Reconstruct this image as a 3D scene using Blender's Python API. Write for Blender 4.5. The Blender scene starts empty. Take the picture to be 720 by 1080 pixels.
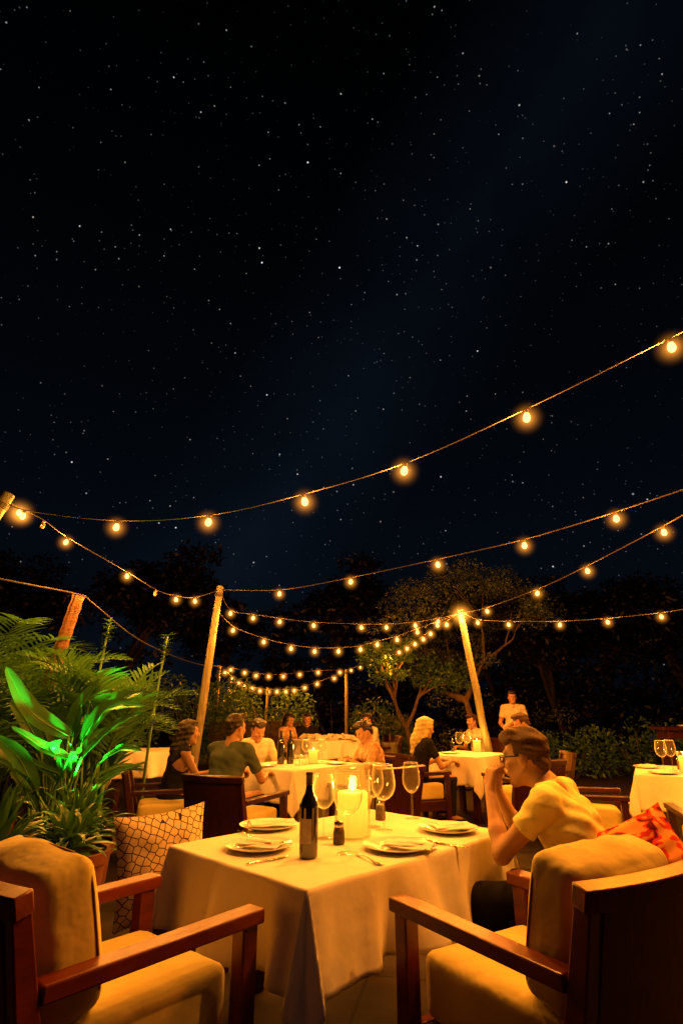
import bpy, bmesh, math, random
import numpy as np
from mathutils import Vector, Matrix, Euler, noise

random.seed(7)
rng = np.random.default_rng(7)
scene = bpy.context.scene
col = scene.collection
PI = math.pi
R = math.radians

# ------------------------------------------------------------------ materials
def new_mat(name):
    m = bpy.data.materials.new(name)
    m.use_nodes = True
    nt = m.node_tree
    nt.nodes.clear()
    out = nt.nodes.new('ShaderNodeOutputMaterial')
    return m, nt, out

def N(nt, kind, **kw):
    n = nt.nodes.new(kind)
    for k, v in kw.items():
        if k.startswith('i_'):
            n.inputs[k[2:].replace('_', ' ')].default_value = v
        else:
            setattr(n, k, v)
    return n

def principled(name, c1, c2=None, scale=8.0, stretch=(1, 1, 1), rough=0.6, bump=0.0, bscale=60.0,
               metallic=0.0, sheen=0.0, coat=0.0, spec=0.5, detail=4.0, contrast=(0.35, 0.65), coords='Object',
               transl=0.0, per_object=0.0):
    m, nt, out = new_mat(name)
    L = nt.links.new
    b = N(nt, 'ShaderNodeBsdfPrincipled')
    b.inputs['Roughness'].default_value = rough
    b.inputs['Metallic'].default_value = metallic
    b.inputs['Specular IOR Level'].default_value = spec
    b.inputs['Sheen Weight'].default_value = sheen
    b.inputs['Coat Weight'].default_value = coat
    b.inputs['Coat Roughness'].default_value = 0.2
    tc = N(nt, 'ShaderNodeTexCoord')
    mp = N(nt, 'ShaderNodeMapping')
    mp.inputs['Scale'].default_value = stretch
    L(tc.outputs[coords], mp.inputs['Vector'])
    if c2 is None:
        c2 = tuple(x * 0.8 for x in c1)
    nz = N(nt, 'ShaderNodeTexNoise')
    nz.inputs['Scale'].default_value = scale
    nz.inputs['Detail'].default_value = detail
    L(mp.outputs[0], nz.inputs['Vector'])
    rp = N(nt, 'ShaderNodeValToRGB')
    rp.color_ramp.elements[0].position = contrast[0]
    rp.color_ramp.elements[1].position = contrast[1]
    rp.color_ramp.elements[0].color = (*c1, 1)
    rp.color_ramp.elements[1].color = (*c2, 1)
    L(nz.outputs['Fac'], rp.inputs['Fac'])
    L(rp.outputs['Color'], b.inputs['Base Color'])
    if bump > 0:
        n2 = N(nt, 'ShaderNodeTexNoise')
        n2.inputs['Scale'].default_value = bscale
        n2.inputs['Detail'].default_value = 3
        L(mp.outputs[0], n2.inputs['Vector'])
        bp = N(nt, 'ShaderNodeBump')
        bp.inputs['Strength'].default_value = bump
        bp.inputs['Distance'].default_value = 0.02
        L(n2.outputs['Fac'], bp.inputs['Height'])
        L(bp.outputs[0], b.inputs['Normal'])
    if transl > 0:
        tr = N(nt, 'ShaderNodeBsdfTranslucent')
        L(rp.outputs['Color'], tr.inputs['Color'])
        mx = N(nt, 'ShaderNodeMixShader')
        mx.inputs[0].default_value = transl
        L(b.outputs[0], mx.inputs[1]); L(tr.outputs[0], mx.inputs[2])
        L(mx.outputs[0], out.inputs['Surface'])
    else:
        L(b.outputs[0], out.inputs['Surface'])
    return m

def emission(name, color, strength, sample=False):
    m, nt, out = new_mat(name)
    e = N(nt, 'ShaderNodeEmission')
    e.inputs['Color'].default_value = (*color, 1)
    e.inputs['Strength'].default_value = strength
    nt.links.new(e.outputs[0], out.inputs['Surface'])
    m.cycles.emission_sampling = 'AUTO' if sample else 'NONE'
    return m

def clear_glass(name, tint=(0.97, 0.97, 0.95), boost=1.0, rough=0.03, edge_sheen=0.6):
    m, nt, out = new_mat(name)
    L = nt.links.new
    t = N(nt, 'ShaderNodeBsdfTransparent'); t.inputs['Color'].default_value = (*tint, 1)
    g = N(nt, 'ShaderNodeBsdfGlossy'); g.inputs['Roughness'].default_value = rough
    g.inputs['Color'].default_value = (1, 1, 1, 1)
    f = N(nt, 'ShaderNodeLayerWeight'); f.inputs['Blend'].default_value = 0.5
    pw = N(nt, 'ShaderNodeMath', operation='POWER'); pw.inputs[1].default_value = 3.4
    L(f.outputs['Facing'], pw.inputs[0])
    mu = N(nt, 'ShaderNodeMath', operation='MULTIPLY_ADD'); mu.inputs[1].default_value = 0.55 * boost; mu.inputs[2].default_value = 0.035
    mu.use_clamp = True
    L(pw.outputs[0], mu.inputs[0])
    df = N(nt, 'ShaderNodeBsdfTranslucent'); df.inputs['Color'].default_value = (0.9, 0.85, 0.7, 1)  # translucent share paints the bright edges that refraction would give
    mg = N(nt, 'ShaderNodeMixShader'); mg.inputs[0].default_value = edge_sheen
    L(g.outputs[0], mg.inputs[1]); L(df.outputs[0], mg.inputs[2])
    g = mg
    mx = N(nt, 'ShaderNodeMixShader')
    L(mu.outputs[0], mx.inputs[0]); L(t.outputs[0], mx.inputs[1]); L(g.outputs[0], mx.inputs[2])
    L(mx.outputs[0], out.inputs['Surface'])
    return m

M = {}
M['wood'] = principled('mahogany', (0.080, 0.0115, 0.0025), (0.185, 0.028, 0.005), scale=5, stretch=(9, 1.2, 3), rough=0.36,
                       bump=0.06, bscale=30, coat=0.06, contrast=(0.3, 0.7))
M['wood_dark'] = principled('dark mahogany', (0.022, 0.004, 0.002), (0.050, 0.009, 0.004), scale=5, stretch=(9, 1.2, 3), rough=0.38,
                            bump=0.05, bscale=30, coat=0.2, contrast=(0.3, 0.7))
M['bamboo'] = principled('pole wood', (0.13, 0.115, 0.06), (0.21, 0.19, 0.10), scale=6, stretch=(6, 6, 0.7), rough=0.7, bump=0.25, bscale=14)
M['cloth'] = principled('white table linen', (0.74, 0.69, 0.58), (0.80, 0.76, 0.66), scale=3, rough=0.85, bump=0.45, bscale=6, sheen=0.15, spec=0.2)
M['napkin'] = principled('white napkin linen', (0.80, 0.76, 0.70), (0.70, 0.66, 0.60), scale=10, rough=0.85, bump=0.15, bscale=50, spec=0.2)
M['cushion'] = principled('tan cushion canvas', (0.58, 0.49, 0.14), (0.68, 0.58, 0.20), scale=6, rough=0.9, bump=0.8, bscale=7, sheen=0.2, spec=0.15)
M['piping'] = principled('cushion piping', (0.20, 0.12, 0.04), (0.25, 0.15, 0.05), rough=0.9)
M['china'] = principled('white china', (0.78, 0.77, 0.74), (0.80, 0.79, 0.77), rough=0.12, coat=0.5)
M['steel'] = principled('cutlery steel', (0.62, 0.60, 0.56), (0.70, 0.68, 0.64), rough=0.16, metallic=1.0)
M['glass'] = clear_glass('clear glass', boost=2.4, rough=0.04)
M['glass_lantern'] = clear_glass('lantern glass', tint=(0.98, 0.96, 0.90), boost=0.9, rough=0.02, edge_sheen=0.10)
M['glint_ring'] = principled('painted glint ring', (0.75, 0.75, 0.72), (0.8, 0.8, 0.78), rough=0.1, coat=1.0)  # refracted candle glint put into a pale opaque ring
M['bottle'] = principled('dark bottle glass', (0.006, 0.007, 0.005), (0.010, 0.012, 0.008), rough=0.06, coat=1.0, spec=0.8)
M['label'] = principled('bottle paper label', (0.40, 0.36, 0.30), (0.30, 0.26, 0.20), scale=30, rough=0.7)
M['capsule'] = principled('bottle capsule', (0.012, 0.009, 0.009), (0.02, 0.015, 0.012), rough=0.4)
M['shaker'] = principled('pepper in the shaker', (0.035, 0.022, 0.012), (0.09, 0.055, 0.03), scale=60, rough=0.6)
M['cable'] = principled('light cable', (0.055, 0.05, 0.04), (0.08, 0.07, 0.055), scale=4, rough=0.8, spec=0.1)
M['socket'] = principled('bulb socket', (0.18, 0.12, 0.07), (0.12, 0.08, 0.05), rough=0.5)
M['unlit'] = principled('unlit bulb glass', (0.50, 0.42, 0.28), (0.42, 0.34, 0.22), rough=0.2, transl=0.4)
M['filament'] = emission('glowing bulb', (1.0, 0.60, 0.13), 4.0)
M['flame'] = emission('candle flame', (1.0, 0.72, 0.25), 9.0)
M['skin'] = principled('skin', (0.36, 0.20, 0.12), (0.41, 0.235, 0.14), scale=12, rough=0.5, spec=0.35, bump=0.05, bscale=70)
M['skin_tan'] = principled('tanned skin', (0.40, 0.20, 0.12), (0.46, 0.24, 0.15), scale=12, rough=0.5, spec=0.35)
M['eye'] = principled('dark eyes', (0.02, 0.015, 0.01), (0.03, 0.02, 0.01), rough=0.15)
M['hair_brown'] = principled('brown hair', (0.045, 0.024, 0.011), (0.075, 0.040, 0.018), scale=60, stretch=(3, 3, 1.0), rough=0.62, bump=0.35, bscale=50, contrast=(0.3, 0.7), spec=0.25)
M['hair_black'] = principled('black hair', (0.010, 0.007, 0.005), (0.025, 0.016, 0.010), scale=16, stretch=(4, 4, 1), rough=0.4, bump=0.5, bscale=26)
M['hair_blonde'] = principled('blonde hair', (0.42, 0.36, 0.14), (0.60, 0.55, 0.26), scale=14, stretch=(5, 5, 0.8), rough=0.45, bump=0.5, bscale=26)
M['tee_white'] = principled('white cotton tee', (0.74, 0.69, 0.24), (0.79, 0.74, 0.30), scale=4, rough=0.9, bump=0.5, bscale=11, spec=0.15)
M['shirt_cream'] = principled('cream shirt', (0.66, 0.60, 0.46), (0.58, 0.52, 0.40), scale=8, rough=0.9, bump=0.2, bscale=12, spec=0.15)
M['shirt_grey'] = principled('grey green shirt', (0.060, 0.085, 0.060), (0.085, 0.115, 0.085), scale=8, rough=0.9, bump=0.2, bscale=12, spec=0.15)
M['black_cloth'] = principled('black jersey', (0.008, 0.008, 0.009), (0.014, 0.013, 0.014), scale=8, rough=0.9, bump=0.2, bscale=12, spec=0.15)
M['blouse_orange'] = principled('rust blouse', (0.62, 0.46, 0.30), (0.40, 0.18, 0.10), scale=20, rough=0.9, spec=0.15)
M['trousers'] = principled('dark trousers', (0.010, 0.010, 0.012), (0.016, 0.016, 0.018), scale=8, rough=0.9, spec=0.15)
M['shoe'] = principled('dark shoe leather', (0.02, 0.014, 0.010), (0.03, 0.02, 0.015), rough=0.4)
M['terracotta'] = principled('terracotta pot', (0.10, 0.026, 0.012), (0.15, 0.042, 0.02), scale=6, rough=0.75, bump=0.15)
M['soil'] = principled('potting soil', (0.03, 0.02, 0.012), (0.05, 0.035, 0.02), scale=30, rough=1.0, bump=0.5)
M['black_metal'] = principled('black metal', (0.012, 0.012, 0.012), (0.02, 0.02, 0.02), rough=0.4, metallic=0.6)
def leafmat(name, a, b, tr=0.3, rough=0.45):
    return principled(name, a, b, scale=2.2, rough=rough, transl=tr, spec=0.4, contrast=(0.3, 0.7))
M['palm'] = leafmat('palm leaf', (0.050, 0.170, 0.030), (0.110, 0.300, 0.045))
M['bark_shaded'] = principled('night shaded bark', (0.012, 0.008, 0.006), (0.02, 0.014, 0.010), scale=7, rough=0.9)  # far trunks: night shade put into the colour, so bulbs barely show
M['broad'] = leafmat('broad leaf', (0.035, 0.120, 0.024), (0.065, 0.190, 0.036), rough=0.35)
M['low'] = leafmat('low plant leaf', (0.030, 0.105, 0.018), (0.060, 0.180, 0.028), rough=0.35)
M['bush'] = leafmat('bush leaf', (0.040, 0.110, 0.018), (0.080, 0.180, 0.028))
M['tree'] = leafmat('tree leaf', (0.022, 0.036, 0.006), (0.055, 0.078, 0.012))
M['tree_shaded'] = leafmat('night shaded tree leaf', (0.004, 0.006, 0.003), (0.009, 0.011, 0.005))  # unlit night foliage, its darkness put into the leaf colour
M['stem'] = principled('green stem', (0.08, 0.20, 0.03), (0.12, 0.26, 0.05), rough=0.5)
M['bark'] = principled('bark', (0.07, 0.045, 0.028), (0.12, 0.080, 0.045), scale=7, stretch=(4, 4, 1), rough=0.9, bump=0.5, bscale=24)
M['palm_bark'] = principled('palm bark', (0.16, 0.075, 0.035), (0.28, 0.14, 0.065), scale=5, stretch=(1, 1, 9), rough=0.9, bump=0.7, bscale=18)
M['flower'] = principled('pale flowers', (0.62, 0.50, 0.34), (0.50, 0.38, 0.22), rough=0.8, transl=0.2)

# printed fabrics
def mat_lattice():
    m, nt, out = new_mat('ivory fabric with dark lattice print')
    L = nt.links.new
    b = N(nt, 'ShaderNodeBsdfPrincipled'); b.inputs['Roughness'].default_value = 0.9
    b.inputs['Specular IOR Level'].default_value = 0.15
    tc = N(nt, 'ShaderNodeTexCoord')
    mp = N(nt, 'ShaderNodeMapping'); mp.inputs['Scale'].default_value = (1.0, 1.0, 0.0)
    mp.inputs['Rotation'].default_value = (0, 0, R(28))
    L(tc.outputs['Object'], mp.inputs['Vector'])
    vo = N(nt, 'ShaderNodeTexVoronoi', feature='DISTANCE_TO_EDGE'); vo.inputs['Scale'].default_value = 31.0
    vo.inputs['Randomness'].default_value = 0.45
    L(mp.outputs[0], vo.inputs['Vector'])
    rp = N(nt, 'ShaderNodeValToRGB')
    rp.color_ramp.elements[0].position = 0.05; rp.color_ramp.elements[0].color = (0.03, 0.017, 0.010, 1)
    rp.color_ramp.elements[1].position = 0.07; rp.color_ramp.elements[1].color = (0.62, 0.50, 0.34, 1)
    L(vo.outputs['Distance'], rp.inputs['Fac'])
    L(rp.outputs[0], b.inputs['Base Color'])
    L(b.outputs[0], out.inputs['Surface'])
    return m
M['lattice'] = mat_lattice()

def mat_red_print():
    m, nt, out = new_mat('red and orange blotch print')
    L = nt.links.new
    b = N(nt, 'ShaderNodeBsdfPrincipled'); b.inputs['Roughness'].default_value = 0.85
    b.inputs['Specular IOR Level'].default_value = 0.15
    tc = N(nt, 'ShaderNodeTexCoord')
    nz = N(nt, 'ShaderNodeTexNoise'); nz.inputs['Scale'].default_value = 15.0; nz.inputs['Detail'].default_value = 1.0
    nz.inputs['Distortion'].default_value = 1.2
    L(tc.outputs['Object'], nz.inputs['Vector'])
    rp = N(nt, 'ShaderNodeValToRGB')
    e = rp.color_ramp.elements
    e[0].position = 0.41; e[0].color = (0.13, 0.004, 0.008, 1)
    e[1].position = 0.43; e[1].color = (0.62, 0.030, 0.020, 1)
    x = e.new(0.52); x.color = (0.66, 0.045, 0.022, 1)
    x = e.new(0.55); x.color = (0.74, 0.30, 0.08, 1)
    L(nz.outputs['Fac'], rp.inputs['Fac'])
    L(rp.outputs[0], b.inputs['Base Color'])
    L(b.outputs[0], out.inputs['Surface'])
    return m
M['red_print'] = mat_red_print()

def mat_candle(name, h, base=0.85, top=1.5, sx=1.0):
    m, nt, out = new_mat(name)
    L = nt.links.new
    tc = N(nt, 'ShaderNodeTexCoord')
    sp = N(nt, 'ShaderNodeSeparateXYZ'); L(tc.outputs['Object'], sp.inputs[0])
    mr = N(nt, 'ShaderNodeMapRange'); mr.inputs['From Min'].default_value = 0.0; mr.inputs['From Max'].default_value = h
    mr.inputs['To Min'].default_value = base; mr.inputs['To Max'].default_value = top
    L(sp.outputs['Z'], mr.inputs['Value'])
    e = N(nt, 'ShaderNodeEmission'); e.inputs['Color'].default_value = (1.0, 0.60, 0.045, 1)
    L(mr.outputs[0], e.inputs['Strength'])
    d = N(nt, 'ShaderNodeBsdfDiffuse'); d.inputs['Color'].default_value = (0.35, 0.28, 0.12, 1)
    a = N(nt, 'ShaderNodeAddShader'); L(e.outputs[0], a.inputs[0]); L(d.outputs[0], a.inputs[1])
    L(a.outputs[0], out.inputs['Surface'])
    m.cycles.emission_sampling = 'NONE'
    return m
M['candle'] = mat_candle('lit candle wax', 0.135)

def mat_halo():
    # lens bloom imitated with added glow: a ball of painted bloom, denser at its middle
    m, nt, out = new_mat('painted bloom')
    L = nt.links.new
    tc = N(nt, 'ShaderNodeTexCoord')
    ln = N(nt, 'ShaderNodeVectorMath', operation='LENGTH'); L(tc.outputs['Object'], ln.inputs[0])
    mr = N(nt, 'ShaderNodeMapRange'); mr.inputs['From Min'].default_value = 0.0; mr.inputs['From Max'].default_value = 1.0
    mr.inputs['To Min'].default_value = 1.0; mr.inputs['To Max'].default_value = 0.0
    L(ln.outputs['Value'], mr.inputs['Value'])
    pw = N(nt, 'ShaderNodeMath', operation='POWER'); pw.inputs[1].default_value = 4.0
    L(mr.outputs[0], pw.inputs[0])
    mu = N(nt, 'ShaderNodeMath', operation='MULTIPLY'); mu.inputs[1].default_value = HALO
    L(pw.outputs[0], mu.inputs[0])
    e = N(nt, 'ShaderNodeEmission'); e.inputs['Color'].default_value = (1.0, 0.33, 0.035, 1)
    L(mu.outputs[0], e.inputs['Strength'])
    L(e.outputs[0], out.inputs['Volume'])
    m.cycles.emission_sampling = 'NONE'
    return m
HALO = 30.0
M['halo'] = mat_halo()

def mat_ground():
    m, nt, out = new_mat('stone paving')
    L = nt.links.new
    b = N(nt, 'ShaderNodeBsdfPrincipled'); b.inputs['Roughness'].default_value = 0.85; b.inputs['Specular IOR Level'].default_value = 0.2
    tc = N(nt, 'ShaderNodeTexCoord')
    mp = N(nt, 'ShaderNodeMapping'); mp.inputs['Rotation'].default_value = (0, 0, R(12))
    L(tc.outputs['Object'], mp.inputs['Vector'])
    br = N(nt, 'ShaderNodeTexBrick'); br.inputs['Scale'].default_value = 1.0
    br.inputs['Brick Width'].default_value = 0.62; br.inputs['Row Height'].default_value = 0.6
    br.inputs['Mortar Size'].default_value = 0.009; br.inputs['Mortar Smooth'].default_value = 0.3
    br.inputs['Color1'].default_value = (0.030, 0.021, 0.013, 1)
    br.inputs['Color2'].default_value = (0.046, 0.032, 0.020, 1)
    br.inputs['Mortar'].default_value = (0.012, 0.009, 0.006, 1)
    L(mp.outputs[0], br.inputs['Vector'])
    nz = N(nt, 'ShaderNodeTexNoise'); nz.inputs['Scale'].default_value = 3.5; nz.inputs['Detail'].default_value = 8
    L(tc.outputs['Object'], nz.inputs['Vector'])
    rp = N(nt, 'ShaderNodeValToRGB')
    rp.color_ramp.elements[0].position = 0.3; rp.color_ramp.elements[0].color = (0.45, 0.45, 0.45, 1)
    rp.color_ramp.elements[1].position = 0.7; rp.color_ramp.elements[1].color = (1.1, 1.1, 1.1, 1)
    L(nz.outputs['Fac'], rp.inputs['Fac'])
    mx = N(nt, 'ShaderNodeMix', data_type='RGBA', blend_type='MULTIPLY'); mx.inputs[0].default_value = 1.0
    L(br.outputs['Color'], mx.inputs[6]); L(rp.outputs[0], mx.inputs[7])
    L(mx.outputs[2], b.inputs['Base Color'])
    bp = N(nt, 'ShaderNodeBump'); bp.inputs['Strength'].default_value = 0.5; bp.inputs['Distance'].default_value = 0.006
    ad = N(nt, 'ShaderNodeMath', operation='SUBTRACT')
    L(nz.outputs['Fac'], ad.inputs[0]); L(br.outputs['Fac'], ad.inputs[1])
    L(ad.outputs[0], bp.inputs['Height']); L(bp.outputs[0], b.inputs['Normal'])
    L(b.outputs[0], out.inputs['Surface'])
    return m
M['ground'] = mat_ground()

# ------------------------------------------------------------------ mesh helpers
class MB:
    def __init__(self):
        self.v = []; self.f = []
    def add(self, verts, faces):
        o = len(self.v)
        self.v.extend([tuple(p) for p in verts])
        self.f.extend([tuple(i + o for i in f) for f in faces])
        return self
    def box(self, c, s, rot=None, taper=1.0):
        vs = []
        for z in (-1, 1):
            k = taper if z > 0 else 1.0
            for x, y in ((-1, -1), (1, -1), (1, 1), (-1, 1)):
                p = Vector((x * s[0] / 2 * k, y * s[1] / 2 * k, z * s[2] / 2))
                if rot is not None:
                    p = rot @ p
                vs.append(p + Vector(c))
        return self.add(vs, [(3, 2, 1, 0), (4, 5, 6, 7), (0, 1, 5, 4), (1, 2, 6, 5), (2, 3, 7, 6), (3, 0, 4, 7)])
    def sweep(self, pts, secs, closed_ends=True):
        """rectangular bar through points, secs = (w, d) or list; width along x, depth along the other normal"""
        n = len(pts); vs = []; fs = []
        for i, p in enumerate(pts):
            w, d = secs[i] if isinstance(secs, list) else secs
            a = Vector(pts[max(i - 1, 0)]); b = Vector(pts[min(i + 1, n - 1)])
            t = (b - a).normalized()
            x = Vector((1, 0, 0)); y = t.cross(x).normalized()
            for sx, sy in ((-1, -1), (1, -1), (1, 1), (-1, 1)):
                vs.append(Vector(p) + x * sx * w / 2 + y * sy * d / 2)
        for i in range(n - 1):
            for k in range(4):
                k2 = (k + 1) % 4
                fs.append((i * 4 + k, i * 4 + k2, i * 4 + 4 + k2, i * 4 + 4 + k))
        fs.append((3, 2, 1, 0)); e = (n - 1) * 4
        fs.append((e, e + 1, e + 2, e + 3))
        return self.add(vs, fs)
    def tube(self, pts, r, seg=8, caps=True):
        n = len(pts); vs = []; fs = []
        prev = None
        for i, p in enumerate(pts):
            a = Vector(pts[max(i - 1, 0)]); b = Vector(pts[min(i + 1, n - 1)])
            t = (b - a)
            t = t.normalized() if t.length > 1e-9 else Vector((0, 0, 1))
            if prev is None:
                u = t.orthogonal().normalized()
            else:
                u = (prev - t * prev.dot(t))
                u = u.normalized() if u.length > 1e-6 else t.orthogonal().normalized()
            prev = u
            w = t.cross(u)
            rr = r[i] if isinstance(r, (list, tuple)) else r
            for k in range(seg):
                an = 2 * PI * k / seg
                vs.append(Vector(p) + (u * math.cos(an) + w * math.sin(an)) * rr)
        for i in range(n - 1):
            for k in range(seg):
                k2 = (k + 1) % seg
                fs.append((i * seg + k, i * seg + k2, (i + 1) * seg + k2, (i + 1) * seg + k))
        if caps:
            fs.append(tuple(range(seg - 1, -1, -1)))
            fs.append(tuple((n - 1) * seg + k for k in range(seg)))
        return self.add(vs, fs)
    def lathe(self, prof, seg=28, c=(0, 0, 0), ang0=0, ang1=2 * PI):
        vs = []; fs = []
        full = abs(ang1 - ang0 - 2 * PI) < 1e-6
        cols = seg if full else seg + 1
        for r, z in prof:
            for k in range(cols):
                a = ang0 + (ang1 - ang0) * k / seg
                vs.append((c[0] + r * math.cos(a), c[1] + r * math.sin(a), c[2] + z))
        for i in range(len(prof) - 1):
            for k in range(seg):
                k2 = (k + 1) % cols if full else k + 1
                a, b, c2, d = i * cols + k, i * cols + k2, (i + 1) * cols + k2, (i + 1) * cols + k
                fs.append((a, b, c2, d))
        return self.add(vs, fs)
    def slab(self, f, nu, nv, t):
        """solid sheet: f(u,v)-> (point, normal); thickness t"""
        vs = []; fs = []
        P = []
        for i in range(nu + 1):
            for j in range(nv + 1):
                p, n = f(i / nu, j / nv)
                P.append((Vector(p), Vector(n).normalized()))
        m = len(P)
        for p, n in P: vs.append(p + n * t / 2)
        for p, n in P: vs.append(p - n * t / 2)
        I = lambda i, j: i * (nv + 1) + j
        for i in range(nu):
            for j in range(nv):
                a, b, c, d = I(i, j), I(i + 1, j), I(i + 1, j + 1), I(i, j + 1)
                fs.append((a, b, c, d)); fs.append((m + d, m + c, m + b, m + a))
        for i in range(nu):
            fs.append((I(i + 1, 0), I(i, 0), m + I(i, 0), m + I(i + 1, 0)))
            fs.append((I(i, nv), I(i + 1, nv), m + I(i + 1, nv), m + I(i, nv)))
        for j in range(nv):
            fs.append((I(0, j), I(0, j + 1), m + I(0, j + 1), m + I(0, j)))
            fs.append((I(nu, j + 1), I(nu, j), m + I(nu, j), m + I(nu, j + 1)))
        return self.add(vs, fs)
    def mesh(self, name, mat, smooth=True):
        me = bpy.data.meshes.new(name)
        me.from_pydata(self.v, [], self.f)
        if mat is not None:
            me.materials.append(mat)
        if smooth:
            me.polygons.foreach_set('use_smooth', [True] * len(me.polygons))
        me.update()
        return me
    def build(self, name, mat, parent=None, smooth=True, bevel=0.0, fix=False, angle=None):
        me = self.mesh(name, mat, smooth)
        if fix:
            bm = bmesh.new(); bm.from_mesh(me)
            bmesh.ops.recalc_face_normals(bm, faces=bm.faces)
            bm.to_mesh(me); bm.free()
        o = bpy.data.objects.new(name, me)
        col.objects.link(o)
        if parent is not None:
            o.parent = parent
        if bevel > 0:
            b = o.modifiers.new('bevel', 'BEVEL'); b.width = bevel; b.segments = 2; b.limit_method = 'ANGLE'
            b.harden_normals = False
        if angle is not None:
            me.set_sharp_from_angle(angle=angle)
        return o

def tag(o, label=None, cat=None, group=None, kind=None):
    if label: o['label'] = label
    if cat: o['category'] = cat
    if group: o['group'] = group
    if kind: o['kind'] = kind
    return o

def thing(name, label, cat, loc=(0, 0, 0), rz=0.0, group=None):
    o = bpy.data.objects.new(name, None)
    o.empty_display_size = 0.1
    col.objects.link(o)
    o.location = loc; o.rotation_euler = (0, 0, rz)
    return tag(o, label, cat, group)

KIDS = {}
def children(o):
    return [c for c in bpy.data.objects if c.parent == o]

def copy_tree(o, loc=None, rz=None, label=None, group=None, parent=None, scale=None):
    c = o.copy(); col.objects.link(c)
    if parent is not None: c.parent = parent
    if loc is not None: c.location = loc
    if rz is not None: c.rotation_euler = (0, 0, rz)
    if scale is not None: c.scale = (scale, scale, scale) if not hasattr(scale, '__len__') else scale
    if label: c['label'] = label
    if group: c['group'] = group
    for ch in children(o):
        copy_tree(ch, parent=c)
    return c

def puffbox(w, d, h, r, puff=0.0, n=12, wr=0.0, seed=0.0):
    """soft cushion block centred on the origin"""
    bm = bmesh.new()
    bmesh.ops.create_cube(bm, size=2)
    bmesh.ops.subdivide_edges(bm, edges=bm.edges, cuts=n, use_grid_fill=True)
    H = Vector((w / 2, d / 2, h / 2))
    for v in bm.verts:
        c = v.co.copy()
        q = Vector((c.x * H.x, c.y * H.y, c.z * H.z))
        inner = Vector([max(-a + r, min(a - r, b)) for a, b in zip(H, q)])
        dd = q - inner
        if dd.length > 1e-9:
            L = dd.length
            # map the cube shell to a round edge
            dd = dd.normalized() * min(r, max(L, 0.0)) if L > r else dd.normalized() * r if max(abs(c.x), abs(c.y), abs(c.z)) > .999 else dd
            q = inner + dd
        q.z += c.z * puff * (1 - c.x ** 2) * (1 - c.y ** 2)
        q.x += c.x * puff * 0.4 * (1 - c.z ** 2) * (1 - c.y ** 2)
        q.y += c.y * puff * 0.4 * (1 - c.z ** 2) * (1 - c.x ** 2)
        if wr:
            s = noise.noise(Vector((q.x * 7 + seed, q.y * 7, q.z * 7))) + 0.5 * noise.noise(Vector((q.x * 16 + seed, q.y * 16, q.z * 10)))
            q += v.co.normalized() * s * wr
        v.co = q
    vs = [v.co.copy() for v in bm.verts]
    bm.verts.index_update()
    fs = [tuple(v.index for v in f.verts) for f in bm.faces]
    bm.free()
    return MB().add(vs, fs)

def pillow(w, h, t, n=22, seed=0.0):
    vs = []; fs = []
    def P(u, v, s):
        x = w / 2 * u * (1 - 0.09 * (1 - v * v) * abs(u))
        y = h / 2 * v * (1 - 0.09 * (1 - u * u) * abs(v))
        e = max(0.0, (1 - abs(u) ** 2.6)) ** 0.62 * max(0.0, (1 - abs(v) ** 2.6)) ** 0.62
        wv = noise.noise(Vector((u * 2.6 + seed, v * 2.6, s))) * 0.02 * e
        return (x, y, s * t / 2 * e + wv)
    for s in (1, -1):
        o = len(vs)
        for i in range(n + 1):
            for j in range(n + 1):
                vs.append(P(-1 + 2 * i / n, -1 + 2 * j / n, s))
        for i in range(n):
            for j in range(n):
                a, b, c, d = o + i * (n + 1) + j, o + (i + 1) * (n + 1) + j, o + (i + 1) * (n + 1) + j + 1, o + i * (n + 1) + j + 1
                fs.append((a, b, c, d) if s > 0 else (d, c, b, a))
    return MB().add(vs, fs)

# ------------------------------------------------------------------ the setting
g = MB()
nx = 40
xs = np.linspace(-120, 120, nx + 1); ys = np.linspace(-30, 220, nx + 1)
g.add([(x, y, 0) for x in xs for y in ys],
      [(i * (nx + 1) + j, (i + 1) * (nx + 1) + j, (i + 1) * (nx + 1) + j + 1, i * (nx + 1) + j + 1) for i in range(nx) for j in range(nx)])
tag(g.build('ground', M['ground']), kind='structure')

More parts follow.
